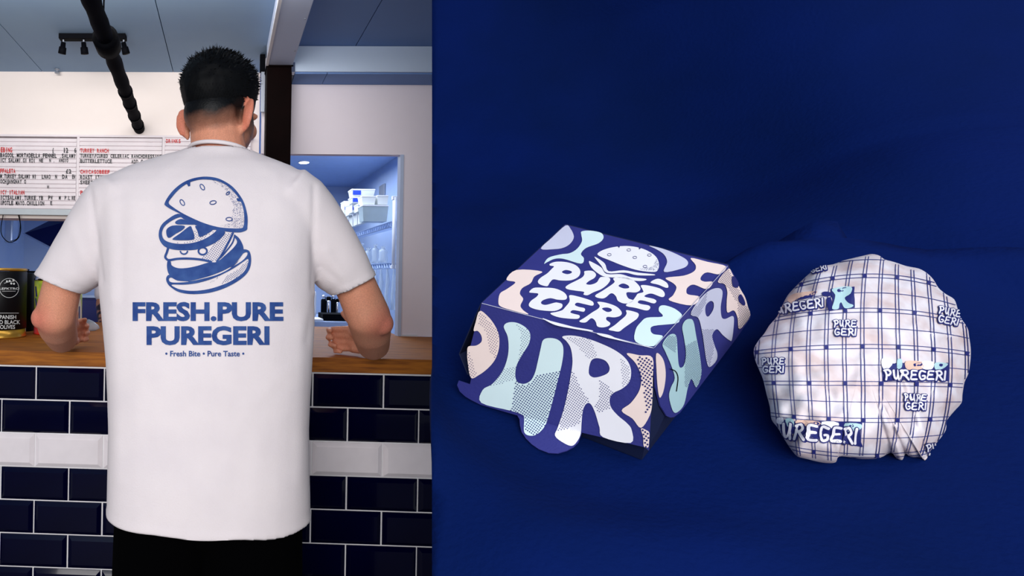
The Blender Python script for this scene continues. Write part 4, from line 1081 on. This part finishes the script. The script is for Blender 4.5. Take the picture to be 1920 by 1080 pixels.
def pr(name, loops, Z, mt, parent, surf, k=4, straight=False):
    D_ = Decal(); D_.region([tx(L, Z) if straight else smooth_loop(tx(L, Z), k) for L in loops], 4 if parent is front else 0); return D_.build(name, M[mt], parent, surf)
topshapes = [
 ('cl', [[(712,46),(745,66),(768,120),(745,165),(700,193),(640,203),(548,200),(620,128)]]),
 ('ct', [[(820,85),(880,80),(950,95),(965,130),(930,165),(850,195),(815,235),(835,265),(815,300),(700,268),(640,268),(590,290),(570,300),(600,260),(680,238),(740,230),(790,200),(822,150),(818,110)]]),
 ('cp', [[(385,342),(555,352),(505,385),(480,430),(425,462),(408,500),(430,535),(412,580),(430,610),(462,638),(335,605),(280,585),(265,560),(275,500),(320,470),(370,435),(372,420),(318,405)]]),
 ('cw', [[(925,235),(960,210),(1030,190),(1120,182),(1210,195),(1280,225),(1320,260),(1335,300),(1330,335),(1305,355),(1200,345),(1100,315),(1000,275),(950,255)]]),
 ('cw', [[(905,256),(930,266),(975,300),(1000,350),(1100,344),(1200,360),(1298,370),(1298,378),(1190,377),(1110,360),(990,362),(950,312)]]),
 ('cw', [[(868,285),(890,290),(950,325),(985,368),(1080,370),(1150,390),(1250,402),(1225,415),(1160,412),(1080,395),(980,388),(930,365),(885,325)]]),
 ('cl', [[(1270,180),(1360,200),(1450,235),(1520,275),(1525,310),(1480,335),(1370,355),(1390,290),(1370,240),(1320,205)]]),
 ('cp', [[(1548,262),(1660,288),(1782,318),(1740,370),(1660,358),(1625,375),(1612,405),(1640,420),(1695,422),(1655,470),(1570,440),(1530,455),(1518,480),(1530,505),(1606,522),(1555,578),(1405,545),(1430,510),(1452,460),(1430,430),(1380,395),(1500,380),(1570,350),(1580,310)]]),
 ('cw', [[(1278,425),(1330,400),(1385,425),(1398,455),(1380,460),(1330,440)]]),
 ('ct', [[(1340,585),(1375,578),(1440,600),(1488,640),(1475,668),(1450,698),(1300,715),(1280,745),(1300,770),(1362,785),(1298,850),(1180,820),(1180,740),(1215,690),(1255,660),(1350,655),(1358,640),(1335,615)]]),
 ('cw', [[(558,663),(640,690),(760,720),(880,742),(885,752),(760,733),(640,708)]]),
 ('cw', [[(920,762),(1000,775),(1060,800),(1190,838),(1280,856),(1270,858),(1100,818),(960,785)]])]
for c, L in topshapes: pr('printed_shape', L, Z3, c, top, sTop)
GL = {
 'P': [[(610,300),(650,287),(720,290),(780,310),(810,345),(800,385),(750,410),(680,412),(630,405),(605,430),(590,450),(545,440),(528,420),(545,395),(590,365),(620,335),(635,318),(608,312)], [(690,352),(715,342),(750,350),(752,362),(725,370),(695,362)]],
 'U': [[(840,350),(890,348),(915,370),(905,395),(870,415),(850,435),(880,440),(920,425),(940,395),(960,388),(1000,392),(1010,410),(990,440),(950,470),(900,490),(860,510),(832,505),(835,488),(780,480),(725,470),(713,455),(740,435),(790,410),(825,390),(838,370)]],
 'R': [[(1030,400),(1060,390),(1120,392),(1170,415),(1205,450),(1210,475),(1180,492),(1120,492),(1130,530),(1165,545),(1140,562),(1100,565),(1062,548),(1050,520),(1030,500),(1010,500),(980,525),(955,532),(920,525),(912,510),(960,480),(1020,440),(1040,420)], [(1065,448),(1095,432),(1130,445),(1135,462),(1100,465)]],
 'E': [[(1215,445),(1260,445),(1340,465),(1370,490),(1372,515),(1350,522),(1290,500),(1255,505),(1240,520),(1300,535),(1318,550),(1300,565),(1240,548),(1205,545),(1195,560),(1220,570),(1270,580),(1275,600),(1250,612),(1180,595),(1125,585),(1118,572),(1160,545),(1180,520),(1195,500),(1230,490),(1225,470)]],
 'G': [[(470,490),(500,462),(560,460),(640,465),(700,490),(722,520),(710,540),(660,540),(610,530),(560,545),(550,565),(580,575),(640,560),(660,560),(690,570),(685,595),(640,615),(560,612),(500,600),(468,580),(480,550),(520,520),(530,500),(500,495)]],
 'E2': [[(740,510),(800,520),(880,545),(900,565),(890,580),(840,570),(790,560),(775,575),(800,588),(840,598),(835,620),(800,615),(760,610),(745,625),(770,635),(805,645),(800,665),(760,668),(680,660),(630,645),(612,630),(650,622),(690,610),(710,590),(735,560),(740,540)]],
 'R2': [[(925,555),(980,560),(1050,585),(1085,620),(1080,645),(1040,658),(990,655),(985,675),(1010,695),(1000,715),(960,725),(925,718),(915,690),(900,670),(880,665),(850,690),(820,692),(805,682),(840,660),(890,625),(930,600),(940,580)], [(955,600),(985,592),(1015,600),(1020,615),(990,622)]],
 'I': [[(1118,610),(1170,620),(1200,635),(1190,665),(1150,695),(1100,730),(1070,752),(1030,748),(1000,738),(1040,710),(1075,680),(1110,650),(1120,630)]]}
for k, L in GL.items(): pr('printed_letter', L, Z3, 'cw', top, sTop)
D_ = Decal()
for c in ((1005,240), (1135,208), (1175,258), (1272,242), (1243,318)): D_.strip(tx([(c[0]+13*math.cos(t*.5), c[1]+8*math.sin(t*.5)) for t in range(13)], Z3), .8, False)
D_.region([tx([(1060,182),(1075,183),(1070,195)], Z3)]); D_.region([tx([(1200,192),(1215,196),(1205,205)], Z3)])
D_.dots([tx([(1320,265),(1335,300),(1325,345),(1180,338),(1290,320)], Z3)], None, 1.9, .6, .5, lambda a, b: random.random()*1.3)
D_.build('bun_print', M['inkn'], top, sTop2)
frontshapes = [
 ('cp', [[(183,48),(240,85),(290,150),(318,220),(318,310),(290,390),(240,450),(180,495),(122,515),(100,400),(97,340),(105,297),(160,290),(197,262),(195,220),(170,188),(142,187),(155,130)]]),
 ('ct', [[(352,160),(380,130),(440,130),(500,160),(535,205),(530,270),(490,340),(445,420),(432,490),(445,540),(490,558),(540,535),(570,480),(590,400),(610,310),(625,255),(660,238),(720,245),(760,280),(768,340),(755,430),(730,530),(700,650),(670,760),(640,850),(590,905),(540,920),(495,895),(495,800),(480,772),(400,745),(195,690),(205,600),(270,560),(330,490),(365,420),(385,330),(380,230)]]),
 ('cw', [[(760,228),(830,220),(930,240),(1040,280),(1140,330),(1210,390),(1240,460),(1230,540),(1180,590),(1120,620),(1092,660),(1100,720),(1150,780),(1210,830),(1245,880),(1238,970),(1045,930),(1020,860),(990,760),(960,700),(930,695),(905,740),(895,830),(890,900),(870,950),(830,990),(770,970),(710,920),(730,860),(770,740),(800,610),(820,500),(832,400),(820,310),(790,260)], [(960,400),(1000,378),(1060,395),(1090,440),(1080,480),(1030,505),(975,512),(945,480)]]),
 ('cp', [[(1210,345),(1300,358),(1390,375),(1392,520),(1388,690),(1370,780),(1310,865),(1250,800),(1175,745),(1240,690),(1300,600),(1310,500),(1270,410)]]),
 ('cp', [[(1310,870),(1345,880),(1368,900),(1366,960),(1360,1000),(1330,995),(1325,930)]])]
for c, L in frontshapes: pr('printed_letter', L, Z4, c, front, sFr)
D_ = Decal(); t4 = lambda L: tx(L, Z4)
sh_ = [[smooth_loop(t4(l)) for l in L] for c, L in frontshapes]
D_.dots([t4([(440,520),(460,555),(500,570),(560,540),(590,490),(750,462),(730,530),(700,650),(670,760),(640,850),(590,905),(540,915),(500,890),(498,800),(480,770),(400,745),(420,640)])], sh_[1], 4.3, 1.35)
D_.dots([t4([(440,440),(350,450),(330,495),(240,580),(330,560),(440,520)]), t4([(430,132),(540,190),(530,270),(450,420),(470,300),(470,200)])], sh_[1], 3.9, .8)
D_.dots([t4([(183,45),(320,200),(300,390),(250,330),(230,200),(175,130)]), t4([(93,330),(115,340),(165,500),(115,515)])], sh_[0], 4.0, .85)
D_.dots([t4([(760,228),(960,240),(1010,370),(940,380),(850,280)]), t4([(1170,370),(1235,450),(1230,540),(1180,590)])], sh_[2], 3.9, .85)
D_.dots([t4([(830,450),(880,560),(930,650),(960,680),(930,695),(880,840),(730,895),(790,640)]), t4([(1020,520),(1130,620),(1090,660),(1100,725),(1010,765),(985,700),(1020,660)])], sh_[2], 4.0, 1.05)
D_.dots([t4([(1280,360),(1392,375),(1400,700),(1345,790),(1330,600)])], sh_[3], 5.6, 1.9)
D_.dots([t4([(1310,870),(1415,880),(1415,1000),(1320,1000)])], sh_[4], 5.6, 1.9)
D_.build('halftone_print', M['inkn'], front, sFr2)
sideshapes = [
 ('ct2', [[(120,470),(150,425),(180,415),(195,435),(200,500),(205,570),(215,595),(235,580),(245,520),(235,440),(225,380),(240,345),(265,335),(285,350),(300,430),(320,540),(327,630),(300,700),(275,655),(255,700),(235,790),(200,832),(175,825),(155,750),(165,700),(185,650),(165,580),(135,510)]]),
 ('cl', [[(270,310),(310,240),(360,190),(400,172),(430,175),(440,200),(430,270),(435,325),(455,335),(495,320),(500,360),(490,445),(475,448),(440,420),(410,390),(385,420),(395,470),(412,520),(405,560),(370,592),(355,560),(345,500),(330,400),(310,330)], [(350,265),(375,240),(392,250),(390,285),(365,322),(350,310)]]),
 ('cp', [[(86,522),(110,530),(130,570),(137,640),(125,720),(105,755),(94,700),(88,610)]]),
 ('cp', [[(415,135),(470,68),(492,95),(515,140),(540,185),(560,220),(575,270),(586,322),(530,390),(520,330),(500,290),(465,300),(462,240),(465,190),(450,150)]])]
for c, L in sideshapes: pr('printed_letter', L, Z5, c, side, sSd)
D_ = Decal(); t5 = lambda L: tx(L, Z5); sh5 = [[smooth_loop(t5(l)) for l in L] for c, L in sideshapes]
D_.dots([t5([(415,135),(470,65),(600,330),(530,395),(520,250),(470,170)])], sh5[3], 2.9, .75)
D_.dots([t5([(120,470),(150,425),(200,430),(190,520)]), t5([(240,480),(330,430),(330,700),(240,700)])], sh5[0], 2.6, .7)
D_.dots([t5([(270,310),(360,190),(350,260),(300,340)]), t5([(330,390),(400,390),(410,440),(370,600),(340,480)])], sh5[1], 2.6, .65)
for L in ([(490,115),(505,110),(525,145),(520,168),(495,160)], [(525,215),(540,205),(560,245),(555,265),(530,245)]): D_.region([smooth_loop(t5(L))])
D_.build('halftone_print', M['inkn'], side, sSd2)
D_ = Decal(); D_.strip([tuple(p) for p in smooth_line(t5([(162,602),(190,615),(203,650),(195,720)]))], 1.6); D_.build('slot_line', M['black'], side, sSd2)
D_ = Decal(); D_.strip([(903.5, 568.6), (1225.8, 652.6)], 1.1, False); D_.build('crease_line', M['cl'], front, sFr2)
D_ = Decal(); D_.strip([(1227, 651.6), (1364, 499)], 1.0, False); D_.build('crease_line', M['cl'], side, sSd2)

# ---- wrapped burger
ZB = lambda X, Y: (1400+X/2.5705, 460+Y/2.5714)
outl = [(35,500),(60,455),(85,425),(110,385),(145,345),(165,305),(195,245),(230,205),(265,170),(300,138),(325,118),(360,100),(415,92),(470,72),(520,60),(570,48),(605,42),(640,50),(665,68),(710,80),(770,100),(830,112),(870,135),(900,165),(925,205),(960,235),(1000,260),(1015,300),(1030,345),(1065,400),(1072,440),(1080,500),(1078,560),(1068,620),(1050,660),(1040,720),(1035,760),(1000,800),(965,845),(960,890),(930,935),(905,965),(880,1000),(868,1030),(855,1040),(840,1025),(790,1020),(765,1005),(750,1035),(720,1025),(695,1000),(640,1025),(560,1030),(500,1022),(445,1018),(430,1045),(400,1050),(350,1045),(290,1030),(245,1018),(215,985),(185,940),(150,880),(120,840),(112,780),(95,715),(80,650),(60,600),(40,550)]
OP = smooth_loop(tx(outl, ZB), 3); CX, CY = 1617.0, 675.0
n = len(OP)
pb = plane_hit(1600, 862, G0, N); 
Nr = (N*.72 - _f*.55).normalized(); R0 = pb+N*.006
wp = thing('wrapped_burger', plane_hit(1617, 760, G0, N), 'round burger wrapped in checked greaseproof paper lying on the blue cloth', 'burger')
K = 44; V = []; Fc = []
def zr(px, py): 
    d = ray(px, py); return (R0-CAM).dot(Nr)/d.dot(Nr)
def zg(px, py):
    d = ray(px, py); return (G0-CAM).dot(N)/d.dot(N)
def wr_(x, y):
    r = 0
    for (a, b, c, d, wd, am) in ((1690,690,1745,850,7,.0035),(1722,740,1700,850,6,-.003),(1745,705,1765,760,6,.002),(1735,560,1800,545,8,.0025),(1690,590,1740,520,9,-.002),(1745,625,1800,632,5,.0025),(1440,700,1470,790,10,.0015),(1765,760,1800,720,8,.002),
                             (1572,830,1580,866,7,.003),(1650,830,1662,862,6,-.003),(1680,800,1690,860,6,.003),(1620,480,1622,520,8,.0015),(1500,520,1530,545,8,.0012)):
        ax, ay = c-a, d-b; t = max(0, min(1, ((x-a)*ax+(y-b)*ay)/(ax*ax+ay*ay))); q = math.hypot(x-a-ax*t, y-b-ay*t)/wd
        if q < 3: r += am*math.exp(-q*q)
    return r
def lift(p):
    h = (p-G0).dot(N)
    return p if h > .0008 else p+N*(.0008-h)
def fpt(k, i, side_):
    t = k/K; t = 1-(1-t)**1.5 if False else t
    x = CX+(OP[i][0]-CX)*t; y = CY+(OP[i][1]-CY)*t
    z = zr(x, y); d = ray(x, y); L = d.length
    th_ = math.atan2(y-CY, x-CX)
    prof = (max(0, 1-t**2.6))**.62
    ed = max(0, t-.72)/.28
    if side_ == 0:
        off = -.050*prof - wr_(x, y) + .0035*noise.noise(Vector((x*.035, y*.035, 2)))*(1-ed*.6) + .0045*ed*math.sin(th_*23+2*math.sin(th_*5))*(.4+.6*abs(noise.noise(Vector((th_*2, 3, 1))))) 
        if k == K: off = -.0006
        return lift(CAM+d*(z+off/L))
    zz_ = z+(.0+.036*prof)/L; lim = zg(x, y)-.0004/L
    return lift(CAM+d*min(zz_, max(lim, z-.002)))
for side_ in (0, 1):
    b_ = len(V); V.append(fpt(0, 0, side_))
    for k in range(1, K+1):
        for i in range(n): V.append(fpt(k, i, side_))
    for i in range(n):
        a, c = b_+1+i, b_+1+(i+1) % n; Fc.append((b_, c, a) if side_ == 0 else (b_, a, c))
    for k in range(K-1):
        for i in range(n):
            a = b_+1+k*n+i; c = b_+1+k*n+(i+1) % n; Fc.append((a, c, c+n, a+n) if side_ == 0 else (c, a, a+n, c+n))
    if side_: 
        b0 = 1+(K-1)*n; b1 = b_+1+(K-1)*n
        for i in range(n): Fc.append((b0+i, b0+(i+1) % n, b1+(i+1) % n, b1+i))
paper = mesh('paper_wrap', V, Fc, M['paper'], wp, True)
bvP = bvh_of(paper); sP = surf_bvh(bvP, .0005); sP2 = surf_bvh(bvP, .0008); sP3 = surf_bvh(bvP, .0011); sP4 = surf_bvh(bvP, .0014)
# warped check: fit printed crossing squares
SQ = [(-6,0,53,515),(-4,0,220,500),(-2,0,388,492),(0,0,560,489),(2,0,735,492),(4,0,905,502),(6,0,1067,521),(-5,1,128,664),(-3,1,297,664),(-1,1,470,665),(1,1,642,668),(3,1,812,669),(5,1,973,674),
      (-4,2,232,829),(-2,2,396,839),(0,2,561,843),(2,2,726,843),(4,2,882,839),(-3,3,323,995),(-1,3,477,1010),(1,3,628,1014),(3,3,770,1007),(-5,-1,147,357),(-3,-1,306,332),(-1,-1,471,316),(1,-1,638,314),(3,-1,807,326),
      (-4,-2,265,190),(-2,-2,412,160),(0,-2,568,147),(2,-2,728,153),(4,-2,878,183),(5,-1,955,350)]
def bas(i, j): return [1, i, j, i*i, i*j, j*j, i**3, i*i*j, i*j*j, j**3]
Am = np.array([bas(a, b) for a, b, _, _ in SQ]); bxs = np.linalg.lstsq(Am, np.array([s[2] for s in SQ]), rcond=None)[0]; bys = np.linalg.lstsq(Am, np.array([s[3] for s in SQ]), rcond=None)[0]
def gp(i, j): b = np.array(bas(i, j)); return ZB(float(b @ bxs), float(b @ bys))
def in_out(p): return bool(inside(np.array([p[0]]), np.array([p[1]]), [OP])[0])
D_ = Decal()
def gline(fn, a, b, wd):
    run = []
    for k in range(int((b-a)/.1)+1):
        p = fn(a+k*.1)
        if in_out(p): run.append(p)
        else:
            if len(run) > 2: D_.strip(run, wd, False)
            run = []
    if len(run) > 2: D_.strip(run, wd, False)
for i in range(-7, 8):
    for o_ in (-.095, .095): gline(lambda t: gp(i+o_, t), -3.1, 3.8, 1.35)
for j in range(-3, 4):
    for o_ in (-.055, .055): gline(lambda t: gp(t, j+o_), -7.4, 7.4, 1.25)
    gline(lambda t: gp(t, j+.5), -7.4, 7.4, 1.2)
D_.build('check_lines', M['pline'], paper, sP)
for a, b, x, y in SQ:
    D_ = Decal(); D_.strip([gp(a-.12, b), gp(a+.12, b)], 7, False)
    D_.build('check_square', M['inkn'], paper, sP2)
# stamps
ST = {'P': [[(.15,.1),(.28,.5),(.18,.98)], [(.05,.14),(.6,.05),(.88,.3),(.62,.52),(.3,.55)]], 'U': [[(.1,.08),(.18,.6),(.42,.88),(.66,.6),(.72,.06)], [(.7,.5),(.86,.98)]],
      'R': [[(.15,.1),(.25,.5),(.1,.98)], [(.08,.12),(.6,.05),(.85,.3),(.6,.5),(.3,.5)], [(.48,.52),(.95,.96)]], 'E': [[(.9,.1),(.25,.1),(.2,.5),(.1,.9),(.9,.92)], [(.22,.5),(.75,.48)]],
      'G': [[(.9,.16),(.35,.08),(.1,.5),(.35,.92),(.85,.85),(.85,.58),(.55,.58)]], 'I': [[(.55,.08),(.35,.95)]]}
def stamp(word_rows, cx, cy, wd, ht, rot, name='logo_stamp'):
    """rows of bubble letters centred in zoomed coordinates"""
    strokes = []; nr = len(word_rows); rh = ht/nr
    for r, wdr in enumerate(word_rows):
        ws = [.55 if c == 'I' else 1 for c in wdr]; tot = sum(ws); lw = wd/tot; x = -wd/2+(.04*wd if r else 0)
        for c, w1 in zip(wdr, ws):
            for L in ST[c]:
                P0 = [(x+(px if w1 == 1 else (px-.2)*.9)*lw*w1*.86, -ht/2+r*rh+py*rh*.86) for px, py in L]
                P0 = [(cx+a*math.cos(rot)-b*math.sin(rot), cy+a*math.sin(rot)+b*math.cos(rot)) for a, b in P0]
                strokes.append([tuple(p) for p in smooth_line(tx(P0, ZB), 4)])
            x += lw*w1
    lw_px = wd/max(len(w_) for w_ in word_rows)/2.57; 
    D1 = Decal(); D2 = Decal()
    for s_ in strokes:
        D1.strip([(a+.7, b+.9) for a, b in s_], lw_px*.26+3.0); D1.strip(s_, lw_px*.26+2.4); D2.strip(s_, lw_px*.24)
    D1.build(name+'_outline', M['inkn'], paper, sP3); D2.build(name, M['pap2'], paper, sP4)
stamp(['PURE', 'GERI'], 473, 403, 112, 80, 0); stamp(['PURE', 'GERI'], 133, 582, 110, 78, 0); stamp(['PURE', 'GERI'], 808, 757, 110, 82, .03); stamp(['PURE', 'GERI'], 970, 345, 108, 84, .2)
stamp(['PURE', 'GERI'], 915, 992, 105, 84, -.12); stamp(['GERI'], 352, 116, 80, 32, -.25)
def banner(quad, pieces, word, cx, cy, wd, ht, rot):
    for (mt, L) in pieces:
        D_ = Decal(); D_.region([smooth_loop(tx(L, ZB), 3) if mt != 'box' else tx(L, ZB)], 5)
        D_.build('banner_print', M['inkn'] if mt in ('n', 'box') else M[mt], paper, sP if mt == 'box' else sP2)
    stamp([word], cx, cy, wd, ht, rot)
banner(None, [('box', [(405,210),(520,200),(520,302),(400,318)]), ('ct2', [(410,215),(450,203),(505,203),(500,235),(472,255),(490,280),(512,290),(500,303),(470,304),(455,278),(445,285),(440,308),(412,308),(420,270),(425,240)]), ('n', [(436,215),(455,210),(468,218),(452,232),(437,226)]),
        ('por', [(205,250),(240,232),(335,222),(330,238),(290,245),(240,262),(225,285),(200,270)]), ('n', [(300,240),(335,222),(330,240),(300,256),(255,262),(265,250)]), ('n', [(362,232),(375,225),(400,228),(410,240),(395,248),(370,246)]), ('n', [(385,262),(405,255),(412,300),(395,312)])], 'UREGERI', 268, 296, 232, 52, -.16)
banner(None, [('box', [(650,560),(970,566),(970,655),(655,655)]), ('cw', [(650,548),(700,552),(690,590),(660,600)]), ('ct2', [(722,552),(745,552),(745,590),(725,596)]), ('por', [(765,560),(840,562),(842,595),(770,600)]), ('cw', [(838,560),(895,562),(890,596),(845,595)]), ('ct2', [(905,566),(965,570),(940,595),(905,598)]), ('n', [(800,572),(835,566),(842,578),(812,590)]), ('n', [(925,572),(940,572),(938,584),(924,582)])], 'PUREGERI', 812, 630, 306, 56, .01)
banner(None, [('box', [(160,835),(555,850),(558,972),(170,900)]), ('cw', [(150,832),(180,832),(178,860),(150,858)]), ('ct2', [(190,838),(225,838),(228,870),(205,880)]), ('por', [(242,842),(350,850),(340,870),(290,872),(250,872)]), ('cw', [(362,850),(440,855),(420,885),(375,885)]), ('ct2', [(470,856),(548,862),(540,890),(480,895)]), ('n', [(492,862),(510,862),(515,874),(495,876)]), ('n', [(300,862),(345,850),(350,872),(320,880)])], 'UREGERI', 362, 912, 372, 92, .07)
